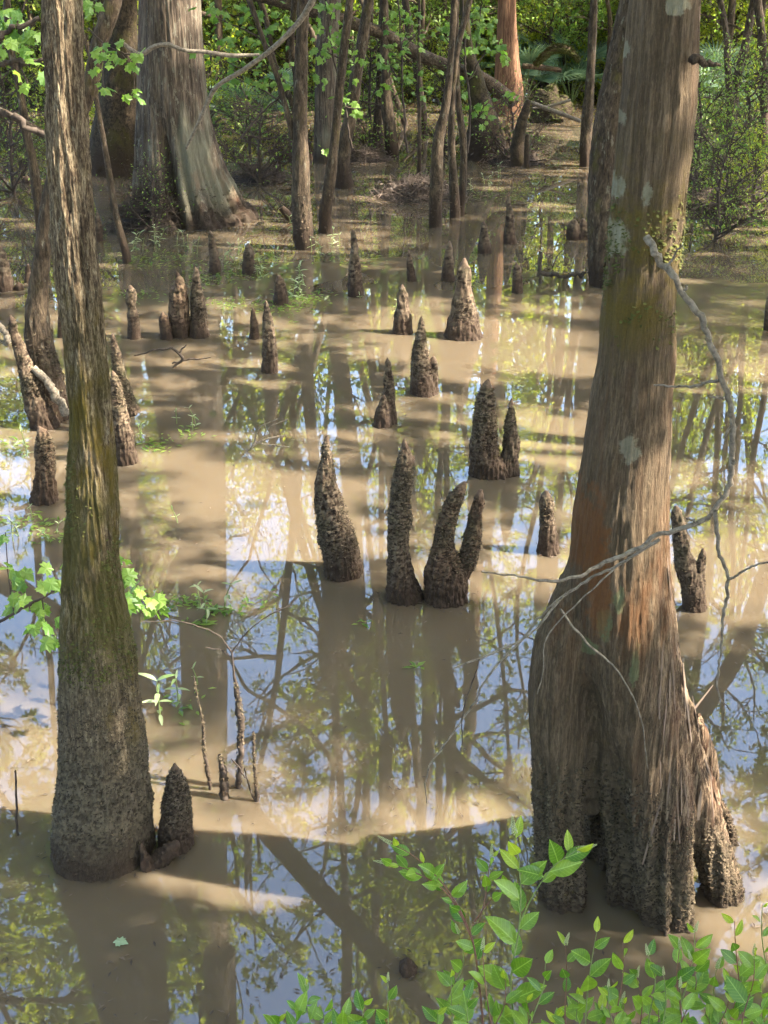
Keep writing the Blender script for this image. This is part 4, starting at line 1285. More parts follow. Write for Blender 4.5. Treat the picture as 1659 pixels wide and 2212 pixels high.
tree('huge swollen mossy tupelo in the shade left of the fluted cypress', [(247, 385, 128), (250, 340, 118), (252, 300, 108), (258, 220, 88), (262, 150, 72), (266, 60, 56), (268, 0, 50)], mat='dome', top=9, crown=CROWNS[0], seed=21, amp=0.025, kx=16, kz=12, n=160, ns=60, flakes=5000)


# leaning trees that mostly show mirrored in the pool
def rows_tree(label, rows, mat, crown, seed, cs=1.0, name='leaning_tree', group='trees standing in the swamp'):
    rows = np.array(rows, float)
    b = rows[0].copy()
    root = thing(name, (b[0], b[1], 0), label, 'tree', group)
    rows[:, :2] -= b[:2]
    pp = interp_path(rows, 80)
    V, F = rings(pp, 20)
    N = unit(V - np.repeat(pp[:, :3], 20, 0))
    obj('trunk', mk_mesh('trunk', ridge_disp(V, N, seed, 0.008, 30, 6), F, M[mat]), root)
    put_crown(root, crown, rows[-1, :3], seed, cs)
    return root


def mirror_pt(x, y, Y):
    d = ray(x, y)
    t = Y / d[1]
    return [d[0] * t, Y, -(CAM_H + d[2] * t)]


rows_tree('leaning trunk seen mirrored slanting across the lower pool', [[-7.2, 13.2, -0.3, 0.16], [-5.4, 12.4, 1.9, 0.13], [*mirror_pt(300, 1480, 11.8), 0.115], [*mirror_pt(500, 1710, 11.0), 0.105], [*mirror_pt(950, 2212, 9.4), 0.1], [1.6, 8.9, 7.6, 0.09]], 'trunk', SPARSE[1], 3, 0.7)
rows_tree('leaning trunk seen mirrored at the right edge of the pool', [[6.6, 14.4, -0.3, 0.15], [5.3, 13.8, 1.9, 0.12], [*mirror_pt(1655, 1240, 13), 0.10], [*mirror_pt(1590, 1420, 12.3), 0.09], [*mirror_pt(1490, 1575, 11.6), 0.085], [2.2, 11, 6.5, 0.08]], 'trunk', SPARSE[0], 5, 0.6)

# ------------------------------------------------------------------ the wood behind and around
TALL = []


def copy_tree(kind, x, y, s, rz, label, group):
    "a tree from shared meshes: trunk, limbs, crown"
    z0 = float(ground_z(np.array(x), np.array(y)))
    root = thing(kind['name'], (x, y, max(z0, 0) - 0.1 if z0 > -0.2 else 0), label, 'tree', group, rz)
    for nm, me, loc in kind['parts']:
        o = obj(nm, me, root)
        o.location = (loc[0], loc[1], loc[2] * s)
        sx = s if nm != 'trunk' else (0.6 + 0.4 * s)
        o.scale = (sx, sx, s)
    return root


def proto_trunk(seed, H, r0, flare=1.7):
    r = np.random.default_rng(seed)
    k = np.linspace(0, 1, 9)
    rows = np.stack([np.cumsum(r.normal(0, 0.035 * H / 3, 9)) * (k > 0), np.cumsum(r.normal(0, 0.035 * H / 3, 9)) * (k > 0), -0.6 + k * (H + 0.6), r0 * (1 + (flare - 1) * np.exp(-k * 9)) * (1 - 0.35 * k)], 1)
    pp = interp_path(rows, 50)
    V, F = rings(pp, 16)
    N = unit(V - np.repeat(pp[:, :3], 16, 0))
    return mk_mesh('trunk', ridge_disp(V, N, seed, 0.008, 30, 6), F, M['trunk']), rows[-1, :3]


KINDS = []
for i, (H, r0, cr) in enumerate(((7, 0.15, CROWNS[0]), (5.5, 0.12, CROWNS[1]), (8, 0.17, CROWNS[2]), (5, 0.12, CROWNS[3]), (9, 0.2, SPARSE[0]), (7, 0.14, SPARSE[1]))):
    tm, top = proto_trunk(60 + i, H, r0)
    KINDS.append({'name': 'swamp_tree', 'parts': [('trunk', tm, (0, 0, 0)), ('limbs', cr[0], tuple(top)), ('crown', cr[1], tuple(top))]})
UK = []
for i, (H, r0, cr) in enumerate(((0.9, 0.06, UNDER[0]), (0.6, 0.05, UNDER[1]), (1.2, 0.065, UNDER[2]))):
    tm, top = proto_trunk(80 + i, H, r0, 1.3)
    UK.append({'name': 'understory_tree', 'parts': [('trunk', tm, (0, 0, 0)), ('limbs', cr[0], tuple(top)), ('crown', cr[1], tuple(top))]})

DK = []
for i, (H, r0, cr) in enumerate(((6.5, 0.15, DENSE[0]), (6, 0.14, DENSE[1]), (7, 0.15, DENSE[2]), (5.5, 0.09, SLIM[0]), (5.5, 0.09, SLIM[1]))):
    tm, top = proto_trunk(90 + i, H, r0)
    DK.append({'name': 'swamp_tree', 'parts': [('trunk', tm, (0, 0, 0)), ('limbs', cr[0], tuple(top)), ('crown', cr[1], tuple(top))]})
r = np.random.default_rng(44)

def whereabouts(x, y):
    "which landmark of the picture the far thing stands behind"
    u = PW / 2 + PF * x / (y * CP + (CAM_H - 1) * SP)
    for lim, txt in ((95, 'left of the near left trunk'), (200, 'behind the near left trunk'), (300, 'behind the huge swollen tupelo'), (450, 'behind the fluted cypress'), (560, 'just right of the fluted cypress'), (650, 'left of the slim straight trunk'), (730, 'behind the slim straight trunk'),
                     (800, 'behind the trunk curving right'), (900, 'right of the trunk curving right'), (1000, 'behind the twin stems'), (1070, 'behind the swollen leaning tupelo'), (1140, 'behind the red-brown cypress'), (1260, 'behind the stump mound'), (1340, 'behind the dark leaning trunk'), (1500, 'behind the big right trunk'), (1580, 'right of the big right trunk')):
        if u < lim:
            break
    else:
        txt = 'by the right picture edge'
    return txt + (', near' if y < 29 else (', farther' if y < 36 else ', far back'))


WOOD = 'tall trees of the wood behind the pool'
for i in range(38):
    y = r.uniform(31.0, 54)
    x = r.uniform(-0.42, 0.30) * y
    copy_tree(KINDS[i % 6], x, y, r.uniform(0.75, 1.15), r.uniform(0, 6.3), 'tall leafy tree, ' + whereabouts(x, y), WOOD)
UND = 'leafy understory trees along the far bank'
for i in range(80):
    y = r.uniform(25.5, 46) if i > 14 else r.uniform(26.5, 30)
    x = r.uniform(-0.40, 0.40) * y
    if abs(x - 3.0) < 1.6 and y < 27.5:
        x -= 5
    copy_tree(UK[i % 3], x, y, r.uniform(0.7, 1.35), r.uniform(0, 6.3), 'leafy understory tree, ' + whereabouts(x, y), UND)
SIDE = 'trees at the right side of the pool that shade it'
for i, (x, y, k, s) in enumerate(SHADE_TREES):
    copy_tree(DK[k], x, y, s, i * 1.7, 'tall tree at the right side of the pool, outside the picture', SIDE)

for i, (x, y, k, s) in enumerate(BACK_TREES):
    copy_tree(DK[k], x, y, s, i * 2.1, 'tall tree of the canopy round the viewer, outside the picture', 'trees of the canopy round the viewer')
TK = []
for i, (H, r0, cr) in enumerate(((5.5, 0.05, BARE[0]), (4.5, 0.045, BARE[1]), (6, 0.065, BARE[0]))):
    tm, top = proto_trunk(120 + i, H, r0, 1.5)
    TK.append({'name': 'thin_tree', 'parts': [('trunk', tm, (0, 0, 0)), ('limbs', cr[0], tuple(top)), ('crown', cr[1], tuple(top))]})
r = np.random.default_rng(52)
for i in range(26):
    y = r.uniform(18.5, 34)
    x = r.uniform(-0.34, 0.34) * y
    if 2.0 < x < 4.4 and y < 24:
        x -= 3.5
    tt = copy_tree(TK[i % 3], x, y, r.uniform(0.7, 1.1), r.uniform(0, 6.3), 'thin dark-stemmed tree, ' + whereabouts(x, y), 'thin trees of the flooded wood')
    tt.rotation_euler = (r.normal(0, 0.16), r.normal(0, 0.2), r.uniform(0, 6.3))

# ------------------------------------------------------------------ far wood, one mass
def far_wood():
    r = np.random.default_rng(71)
    n = 60000
    y = r.uniform(46, 80, n)
    x = r.uniform(-0.55, 0.55, n) * y
    z = 0.4 + r.random(n) ** 0.8 * (14 + 3 * np.sin(x * 0.3) + 2 * np.sin(x * 0.9 + 1))
    p = np.stack([x, y, z], 1)
    p = p[fbm(p * 0.35, 3, 5) > -0.12]
    d = unit(r.normal(0, 1, (len(p), 3)) + np.array([0, 0, -0.3]))
    V, F = leaf_quads(p, d, 0.42, r, 0.6, 0.4)
    o = obj('far_wood', mk_mesh('far_wood', V, F, M['canopy'], False))
    tag(o, 'dense green far-off wood closing the view behind the swamp', 'wood')
    struct(o, 'stuff')


far_wood()

# ------------------------------------------------------------------ shrubs of the far bank and shallows
def shrub(i, x, y, s, rz, label, group, z=None):
    var = SHRUB[i]
    z0 = max(float(ground_z(np.array(x), np.array(y))), -0.05) if z is None else z
    root = thing('shrub', (x, y, z0), label, 'shrub', group, rz)
    for nm, me in (('branches', var[0]), ('leaves', var[1])):
        o = obj(nm, me, root)
        o.scale = (s, s, s)
    return root


r = np.random.default_rng(91)
for i in range(84):
    y = 28.0 + r.random() ** 1.6 * 18
    x = r.uniform(-0.36, 0.36) * y
    if 2.2 < x < 4.6 and y < 27:
        x += 4
    shrub([0, 3, 2, 0, 2][i % 5], x, y, r.uniform(0.8, 1.5), r.uniform(0, 6.3), ['dense', 'leafless', 'tall thin', 'bushy', 'slender'][i % 5] + ' bank shrub, ' + whereabouts(x, y), 'shrubs of the far bank')

for i in range(44):
    x = -10.5 + i * 0.49 + r.normal(0, 0.15)
    y = float(bank_line(np.array(x))) - r.uniform(0.4, 2.6)
    shrub([0, 2, 0, 0, 2][i % 5], x, y, r.uniform(0.75, 1.35), r.uniform(0, 6.3), ['bushy', 'thin'][i % 2] + ' green shrub at the far waterline, ' + whereabouts(x, 28).replace(', near', ''), 'shrubs along the far waterline', -0.03)

# ------------------------------------------------------------------ leaves and plants that can be told apart
def lance_leaf(mat, asp=0.42, fold=0.10, curl=0.12, n=6):
    t = np.linspace(0, 1, n + 1)
    w = asp * 0.5 * np.sin(math.pi * t ** 0.85) ** 0.85 + 0.004
    z = -curl * t ** 2
    L = np.stack([-w, t, z + fold * w * 2], 1)
    Cc = np.stack([w * 0, t, z], 1)
    R = np.stack([w, t, z + fold * w * 2], 1)
    V = np.concatenate([L, Cc, R])
    m = n + 1
    F = [[i, m + i, m + i + 1, i + 1] for i in range(n)] + [[m + i, 2 * m + i, 2 * m + i + 1, m + i + 1] for i in range(n)]
    return mk_mesh('leaf', V, F, mat, True)


def maple_leaf(mat, curl=0.12):
    half = [(0.0, 0.0), (0.10, 0.04), (0.30, -0.02), (0.27, 0.16), (0.50, 0.30), (0.40, 0.40), (0.46, 0.58), (0.24, 0.55), (0.20, 0.70), (0.12, 0.78), (0.0, 1.0)]
    out = half + [(-x, y) for x, y in half[-2:0:-1]]
    V = [(0, 0.38, 0.03)] + [(x, y, -curl * (x * x * 2 + (y - 0.3) ** 2) + 0.05 * math.sin(9 * x + 5 * y)) for x, y in out]
    n = len(out)
    F = [[0, 1 + i, 1 + (i + 1) % n] for i in range(n)]
    return mk_mesh('leaf', V, F, mat, False)


LEAF = {'spring': [lance_leaf(M['spring'], 0.54, 0.12, 0.10), lance_leaf(M['spring'], 0.5, 0.2, 0.22), lance_leaf(M['spring_young'], 0.40, 0.25, 0.05)],
        'maple': [maple_leaf(M['maple'], 0.12), maple_leaf(M['maple'], 0.3)],
        'weed': [lance_leaf(M['weed'], 0.24, 0.15, 0.25), lance_leaf(M['weed'], 0.26, 0.1, 0.5)]}


def place_leaf(me, parent, p, d, nrm, size, name='leaf'):
    d = unit(np.asarray(d, float))
    nrm = np.asarray(nrm, float)
    x = unit(np.cross(d, nrm))
    z = np.cross(x, d)
    o = bpy.data.objects.new(name, me)
    COL.objects.link(o)
    o.parent = parent
    o.matrix_local = Matrix(((x[0] * size, d[0] * size, z[0] * size, p[0]), (x[1] * size, d[1] * size, z[1] * size, p[1]), (x[2] * size, d[2] * size, z[2] * size, p[2]), (0, 0, 0, 1)))
    return o


def spike_mesh():
    r = np.random.default_rng(2)
    parts = []
    oc = np.array([[1, 0, 0], [-1, 0, 0], [0, 1, 0], [0, -1, 0], [0, 0, 1], [0, 0, -1]], float)
    of = np.array([[0, 2, 4], [2, 1, 4], [1, 3, 4], [3, 0, 4], [2, 0, 5], [1, 2, 5], [3, 1, 5], [0, 3, 5]])
    for i in range(70):
        t = i / 70
        a = i * 2.4
        rad = 0.10 * (1 - t) ** 0.6 + 0.012
        c = np.array([math.cos(a) * rad, t * 0.98, math.sin(a) * rad + 0.10 * t * t])
        parts.append((oc * r.uniform(0.03, 0.05) * (1.15 - 0.6 * t) + c, of))
    V, F = merge(parts)
    return mk_mesh('flower_spike', V, F, M['flower'], False)


SPIKE = spike_mesh()


def sweetspire(label, stems, seed):
    r = np.random.default_rng(seed)
    s0 = stems[0]
    g, _ = P(s0['p'][0][0], s0['p'][0][1], s0['Y'])
    g[2] = 0.0
    root = thing('sweetspire_shrub', tuple(g), label, 'shrub', 'flowering shrubs in front of the camera')
    for s in stems:
        k = len(s['p'])
        rows = []
        for i, (x, y) in enumerate(s['p']):
            q, sc = P(x, y, s['Y'] + s.get('dY', 0.0) * i / (k - 1))
            rows.append([*(q - g), (5.0 - 3.6 * i / (k - 1)) * sc / 2 * s.get('w', 1.0)])
        if s.get('root'):
            rows = [[rows[0][0] * 0.6, rows[0][1], -0.15, rows[0][3] * 1.2]] + rows
        path = interp_path(rows, 40)
        V_, F_ = rings(path, 7)
        st = obj('stem', mk_mesh('stem', V_, F_, M[s.get('mat', 'stem')]), root)
        n = s['n']
        ts = np.linspace(s.get('lo', 0.45), 0.985, n)
        a0 = r.uniform(0, 6)
        for j, t in enumerate(ts):
            i = min(int(t * 39), 38)
            p = path[i, :3] * (1 - (t * 39 - i)) + path[i + 1, :3] * (t * 39 - i)
            tg = unit(path[i + 1, :3] - path[i, :3])
            a = a0 + j * 2.3 + r.normal(0, 0.3)
            side = np.array([math.cos(a), math.sin(a) * 0.5, 0])
            lift = r.uniform(-0.15, 0.45)
            d = unit(side + tg * (0.35 + 0.8 * t * t) + np.array([0, 0, lift]))
            nr = unit(np.array([r.normal(0, 0.4), -0.75 + r.normal(0, 0.35), 0.85]))
            sz = 1.2 * s['size'] * r.uniform(0.62, 1.12) * (0.72 + 0.28 * math.sin(math.pi * min(1, (t - ts[0]) / (1 - ts[0]) * 0.8 + 0.1)))
            kind = 2 if (t > 0.9 and r.random() < 0.7) else int(r.integers(0, 2))
            place_leaf(LEAF['spring'][kind], st, p + d * 0.004, d, nr, sz * (0.8 if kind == 2 else 1))
        if s.get('spike'):
            tg = unit(path[-1, :3] - path[-4, :3])
            d = unit(tg + np.array(s['spike']))
            place_leaf(SPIKE, st, path[-1, :3], d, (0.2, -0.6, 0.7), s.get('sl', 0.045), 'flower_spike')
    return root


def sp_stems():
    r = np.random.default_rng(17)
    S1 = [dict(p=[(1046, 2260), (1034, 2120), (1020, 2030), (985, 1950), (935, 1885), (880, 1840), (845, 1822)], Y=2.72, n=13, size=0.056, lo=0.55, root=True, spike=(-0.4, 0, 0.2)),
          dict(p=[(1022, 2035), (1000, 1985), (950, 1915), (885, 1880), (842, 1865)], Y=2.72, n=10, size=0.048, lo=0.4, spike=(-0.6, 0, -0.1)),
          dict(p=[(1025, 1990), (1060, 1945), (1095, 1915)], Y=2.72, n=3, size=0.05, lo=0.6, w=0.7),
          dict(p=[(1030, 2010), (1048, 1940), (1056, 1880), (1062, 1850)], Y=2.74, n=6, size=0.05, lo=0.5, w=0.6, spike=(-0.2, 0, 0.2))]
    a = sweetspire('arching red-stemmed shrub sprig with small bright leaves, left of the taller leafy shoot', S1, 1)
    S2 = [dict(p=[(1116, 2260), (1104, 2110), (1122, 2000), (1124, 1900), (1119, 1840), (1112, 1800)], Y=2.68, n=17, size=0.083, lo=0.35, root=True, mat='gstem', spike=(-0.15, 0, 0.5), sl=0.06),
          dict(p=[(1124, 1990), (1160, 1920), (1200, 1868), (1246, 1836)], Y=2.68, n=8, size=0.07, lo=0.5, mat='gstem', w=0.8, spike=(0.9, 0, -0.1), sl=0.055)]
    b = sweetspire('tall leafy shoot with broad green leaves before the foot of the big right trunk', S2, 2)
    tips = [(1045, 2050), (1000, 2015), (1228, 2040), (1282, 2012), (1345, 2035), (1410, 2062), (1462, 2046), (1505, 2012), (1592, 1990), (1648, 1955), (1628, 2060), (1540, 2092), (1382, 2110), (1172, 2080), (1092, 2112), (1472, 2132), (1584, 2150), (1252, 2150), (1142, 2160), (1648, 2125), (1352, 2165), (1320, 2132), (1428, 2165), (1205, 2195), (1530, 2180), (1600, 2100), (1500, 2072), (1440, 2105), (1570, 2120), (1655, 2180), (1290, 2185)]
    S3 = []
    for i, (x, y) in enumerate(tips):
        bx = x + r.uniform(-70, 70)
        S3.append(dict(p=[(bx, 2330), ((bx + x) / 2 + r.uniform(-15, 15), (2330 + y) / 2 + 10), (x + r.uniform(-6, 6), y + 50), (x + r.uniform(-10, 10), y)], Y=r.uniform(2.5, 2.95), n=int(r.integers(5, 9)), size=r.uniform(0.042, 0.07), lo=0.42, root=(i == 0),
                       mat='gstem' if i % 2 else 'stem', spike=(r.uniform(-0.4, 0.4), 0, 0.5) if i % 5 < 3 else None, w=0.8, sl=r.uniform(0.032, 0.05)))
    c = sweetspire('dense bright green shrub with cream flower spikes filling the lower right corner', S3, 3)
    S4 = []
    for i, (x, y) in enumerate([(838, 2118), (785, 2168), (662, 2128), (640, 2180), (700, 2185), (975, 2108), (1010, 2160), (600, 2205), (740, 2200), (945, 2190)]):
        bx = x + r.uniform(-40, 60)
        S4.append(dict(p=[(bx, 2330), ((bx + x) / 2, (2330 + y) / 2), (x, y + 40), (x, y)], Y=r.uniform(2.5, 2.8), n=8, size=r.uniform(0.045, 0.06), lo=0.35, root=(i == 0), mat='gstem', w=0.7, spike=(0, 0, 0.6) if i in (0, 2) else None, sl=0.035))
    sweetspire('low loose shrub sprigs at the bottom edge around the sunken stump', S4, 4)


sp_stems()


def maple(label, Y, size_px, groups, branches, seed, name='maple_sapling', thin=True, kind='maple', fall=0.5):
    r = np.random.default_rng(seed)
    g, _ = P(branches[0][0][0], branches[0][0][1], Y)
    g[2] = 0
    root = thing(name, tuple(g), label, 'sapling', 'maple saplings with fresh leaves')
    for b in branches:
        rows = []
        for (x, y, w) in b:
            q, sc = P(x, y, Y)
            rows.append([*(q - g), max(0.0012, w * sc / 2)])
        V_, F_ = twig_tube(rows, 6, None, 0.3, seed)
        obj('branch', mk_mesh('branch', V_, F_, M['twig']), root)
    for (x, y, rx, ry, n) in groups:
        for _ in range(n):
            q, sc = P(x + r.normal(0, rx * 0.5), y + r.normal(0, ry * 0.5), Y + r.normal(0, 0.12))
            d = unit(np.array([r.normal(0, 0.8), r.normal(0, 0.6) - 0.2, -fall + r.normal(0, 0.4)]))
            nr = unit(np.array([r.normal(0, 0.5), -0.5 + r.normal(0, 0.4), 0.8]))
            place_leaf(LEAF[kind][int(r.integers(0, 2))], root, q - g, d, nr, size_px * sc * r.uniform(0.6, 1.15))
    return root


maple('maple sapling with lobed light green leaves on both sides of the near left trunk', 4.8, 42,
      [(10, 1150, 14, 20, 2), (10, 1215, 14, 14, 2), (35, 1245, 30, 20, 5), (90, 1262, 30, 20, 5), (40, 1298, 40, 24, 7), (95, 1310, 30, 22, 6), (75, 1350, 40, 24, 7), (115, 1380, 24, 18, 4), (125, 1225, 16, 12, 2),
       (268, 1225, 20, 24, 5), (290, 1262, 24, 20, 4), (280, 1292, 30, 16, 6), (320, 1308, 24, 14, 5), (345, 1300, 16, 12, 3)],
      [[(-30, 1360, 8), (30, 1325, 7), (90, 1292, 6), (135, 1268, 5), (200, 1270, 4), (265, 1290, 3), (340, 1300, 2)], [(30, 1325, 4), (20, 1260, 3), (12, 1150, 2)], [(90, 1292, 4), (100, 1340, 3), (118, 1375, 2)], [(200, 1270, 3), (262, 1225, 2)]], 1)
maple('maple branches with large pale leaves at the top left corner', 7.0, 36,
      [(25, 30, 40, 40, 10), (55, 75, 40, 30, 12), (30, 100, 40, 26, 8), (70, 125, 26, 20, 6), (60, 180, 40, 30, 4), (15, 60, 20, 30, 6)],
      [[(-20, 90, 14), (30, 62, 12), (85, 38, 10)], [(-20, 138, 14), (40, 134, 12), (95, 128, 10)], [(30, 62, 4), (50, 20, 3), (60, -20, 3)], [(40, 134, 4), (60, 180, 3)], [(-20, 232, 16), (40, 258, 15), (98, 290, 13)]], 2)
maple('maple spray with lobed leaves between near left trunk and fluted cypress', 8.2, 26,
      [(195, 20, 20, 24, 8), (225, 110, 30, 24, 10), (270, 115, 30, 20, 9), (215, 140, 24, 12, 5), (285, 140, 16, 14, 4), (225, 188, 18, 10, 4), (290, 200, 20, 26, 6)],
      [[(190, 60, 4), (230, 100, 4), (290, 120, 3)], [(230, 100, 3), (222, 150, 2), (225, 190, 2)], [(260, 112, 3), (285, 150, 2), (292, 205, 2)]], 3)
maple('maple sapling with bright leaves right of the fluted cypress at the top', 14.5, 21,
      [(475, 20, 50, 30, 16), (530, 45, 50, 40, 18), (560, 110, 60, 40, 20), (600, 50, 40, 40, 14), (480, 120, 40, 30, 10), (520, 170, 50, 30, 14), (580, 180, 50, 30, 12), (470, 70, 40, 30, 10), (610, 150, 30, 40, 10)],
      [[(640, 300, 9), (615, 230, 8), (590, 140, 7), (560, 60, 6), (535, 0, 6)], [(590, 140, 4), (540, 150, 3), (480, 130, 2)], [(570, 90, 4), (520, 60, 3), (470, 40, 2)], [(615, 230, 4), (560, 190, 3), (510, 170, 2)], [(520, 300, 5), (580, 230, 4), (640, 180, 3)]], 4)
maple('maple sapling with hanging leaf sprays among the slim trunks at centre', 15.2, 21,
      [(720, 20, 40, 20, 10), (700, 70, 40, 30, 14), (730, 95, 40, 26, 12), (690, 115, 30, 20, 8), (735, 208, 30, 14, 8), (765, 235, 22, 18, 8), (770, 140, 26, 30, 8), (690, 170, 30, 20, 6), (700, 325, 10, 10, 2)],
      [[(760, 320, 5), (745, 230, 4), (720, 120, 4), (705, 20, 3)], [(745, 230, 3), (770, 235, 2)], [(720, 120, 3), (690, 100, 2)], [(720, 120, 3), (770, 140, 2)]], 5)
maple('maple sapling with drooping sprays before the swollen leaning tupelo', 16.3, 19,
      [(960, 60, 26, 14, 10), (955, 75, 30, 16, 10), (1005, 80, 24, 12, 8), (1015, 110, 26, 16, 8), (1070, 105, 20, 10, 6), (1090, 125, 14, 10, 6), (985, 160, 26, 12, 8), (1000, 200, 18, 12, 6), (1040, 228, 40, 12, 12), (1105, 205, 18, 14, 8), (1045, 260, 18, 16, 8), (1000, 260, 16, 10, 4)],
      [[(1010, 330, 5), (1015, 230, 5), (1005, 120, 4), (1000, 0, 4)], [(1010, 175, 4), (1060, 110, 3), (1090, 118, 2)], [(1008, 140, 3), (960, 80, 2)], [(1013, 250, 3), (1060, 235, 3), (1110, 205, 2)], [(1013, 250, 2), (1045, 265, 2)]], 6)
maple('yellow-green maple sapling catching the sun beside the red-brown cypress', 22.0, 18,
      [(1030, 30, 30, 20, 14), (1045, 60, 30, 20, 16), (1020, 80, 24, 18, 10), (1060, 85, 18, 12, 8), (1010, 50, 20, 20, 8)],
      [[(1020, 180, 5), (1030, 100, 4), (1040, 10, 3)], [(1030, 100, 2), (1060, 80, 2)]], 7)
maple('maple sapling with scattered leaves in the dim upper centre', 18.5, 17,
      [(850, 40, 40, 30, 14), (880, 80, 40, 30, 14), (835, 130, 30, 30, 10), (870, 160, 30, 20, 10), (830, 190, 26, 14, 8), (900, 30, 30, 30, 10), (850, 105, 26, 16, 8), (920, 190, 30, 40, 10)],
      [[(880, 330, 5), (870, 200, 4), (865, 80, 4), (860, 0, 3)], [(870, 180, 3), (830, 130, 2)], [(868, 110, 3), (910, 60, 2)]], 8)

# the pale leaf afloat
g = G(262, 2036)
fl = obj('floating_leaf', maple_leaf(M['pale_leaf'], 0.05), None, (g[0] - 0.02, g[1], 0.012))
fl.scale = (0.052,) * 3
fl.rotation_euler = (0, 0, -1.9)
tag(fl, 'pale green lobed leaf floating alone on the dark water at lower left', 'leaf')


def weed(i, x, y, hpx, n_st, label):
    r = np.random.default_rng(300 + i)
    g = G(x, y)
    sc = P(x, y, g[1])[1]
    root = thing('water_weed', tuple(g), label, 'water plant', 'leafy weeds growing out of the water')
    for s in range(n_st):
        h = 0.85 * hpx * sc * r.uniform(0.6, 1.05)
        ox, oy = r.normal(0, hpx * sc * 0.28, 2) * (n_st > 1)
        lean = r.normal(0, 0.22, 2)
        rows = [[ox, oy, -0.05, 0.0035], [ox + lean[0] * h * 0.4, oy + lean[1] * h * 0.4, h * 0.5, 0.003], [ox + lean[0] * h, oy + lean[1] * h, h, 0.002]]
        path = interp_path(rows, 12)
        V_, F_ = rings(path, 5)
        st = obj('stem', mk_mesh('stem', V_, F_, M['gstem']), root)
        a = r.uniform(0, 6)
        nn = 4 if h > 0.16 else 3
        for j in range(nn):
            t = 0.35 + 0.65 * j / (nn - 1)
            p = path[min(11, int(t * 11)), :3]
            for q in (0, math.pi):
                d = np.array([math.cos(a + q), math.sin(a + q), 0.25 + 0.75 * (t > 0.95) + r.normal(0, 0.25)])
                place_leaf(LEAF['weed'][int(r.integers(0, 2))], st, p, d, (r.normal(0, 0.2), -0.2, 1), max(0.035, min(0.075, h * 0.4)) * r.uniform(0.7, 1.2))
            a += 1.5
    return root


WEEDS = [(378, 1548, 120, 2, 'pale-leaved weed shoots in the water right of the near left trunk'), (428, 1478, 60, 1, 'single weed shoot with drooping leaves by the pale-leaved clump'), (470, 1312, 85, 3, 'weed clump with grey-green folded leaves left of the central knees'),
         (425, 925, 55, 2, 'small weed shoot above the sunny water left of centre'), (382, 915, 40, 1, 'tiny weed shoot left of the small one in the left water'), (312, 950, 36, 2, 'low weed tuft beside the two-tiered knee'), (385, 1130, 50, 1, 'lone weed stalk midway down the left water'),
         (60, 985, 80, 1, 'upright weed between the leaning knee and the crooked knee'), (30, 1160, 50, 2, 'weed tuft at the left edge below the crooked knee'), (95, 1165, 46, 2, 'weed tuft just left of the near left trunk, below the crooked knee'), (70, 1118, 34, 1, 'weed sprig at the foot of the crooked knee'),
         (300, 540, 40, 3, 'weed clump at the left foot of the fluted cypress'), (345, 528, 46, 3, 'weed clump before the fluted cypress, next to the twig tangle'), (395, 535, 36, 3, 'weed clump centred before the fluted cypress'), (430, 548, 34, 2, 'weed clump left of the left dark knee'),
         (492, 566, 44, 3, 'weed clump between the two dark knees'), (512, 545, 30, 2, 'weed sprigs behind the two dark knees'), (568, 600, 40, 3, 'weed clump right of the right dark knee'), (640, 640, 50, 3, 'weed clump right of the flat-topped stump'), (668, 612, 46, 3, 'weed clump farther right of the flat-topped stump'),
         (590, 575, 36, 2, 'weed sprigs behind the flat-topped stump'), (690, 545, 44, 3, 'weed clump before the slim straight trunk'), (720, 530, 40, 2, 'weed sprigs right of the slim straight trunk'), (838, 678, 36, 2, 'weed sprig left of the plain cone-shaped knee'), (778, 645, 20, 1, 'tiny weed at the foot of the slender pointed knee'),
         (640, 505, 40, 2, 'weed sprigs left of the slim straight trunk foot'), (1060, 398, 36, 3, 'pale weed clump before the swollen leaning tupelo'), (1020, 410, 30, 2, 'weed sprigs left of the pale clump before the tupelo'), (1080, 380, 28, 2, 'grassy sprigs under the rotten stump')]
for i, w in enumerate(WEEDS):
    weed(i, *w)


def floating_mat():
    r = np.random.default_rng(8)
    P_ = []
    for (x, y, rx, ry, n) in [(330, 560, 90, 20, 150), (480, 590, 90, 26, 200), (620, 660, 80, 26, 160), (300, 640, 60, 16, 50), (500, 655, 60, 14, 60), (660, 640, 60, 16, 90), (760, 560, 80, 16, 60), (1070, 420, 90, 18, 90), (1180, 300, 70, 14, 60), (330, 960, 60, 22, 40), (420, 935, 40, 14, 24),
                              (60, 1130, 70, 22, 50), (110, 1160, 40, 14, 24), (400, 1300, 60, 18, 40), (480, 1320, 40, 10, 30), (440, 1345, 40, 10, 18), (560, 1300, 60, 20, 12), (790, 1345, 14, 4, 7), (900, 1442, 12, 6, 6), (390, 1520, 50, 30, 16), (1560, 470, 80, 40, 70), (30, 960, 40, 16, 24), (560, 560, 60, 18, 90)]:
        for _ in range(n):
            P_.append(G(x + r.normal(0, rx * 0.5), y + r.normal(0, ry * 0.5), 0.008))
    p = np.array(P_)
    d = unit(np.stack([r.normal(0, 1, len(p)), r.normal(0, 1, len(p)), r.normal(0.1, 0.1, len(p))], 1))
    V, F = leaf_quads(p, d, 0.05, r, 0.4, 0.95)
    o = obj('floating_weeds', mk_mesh('floating_weeds', V, F, M['under'], False))
    tag(o, 'scattered mats of small green leaves floating on the pool', 'water weed')
    struct(o, 'stuff')


floating_mat()


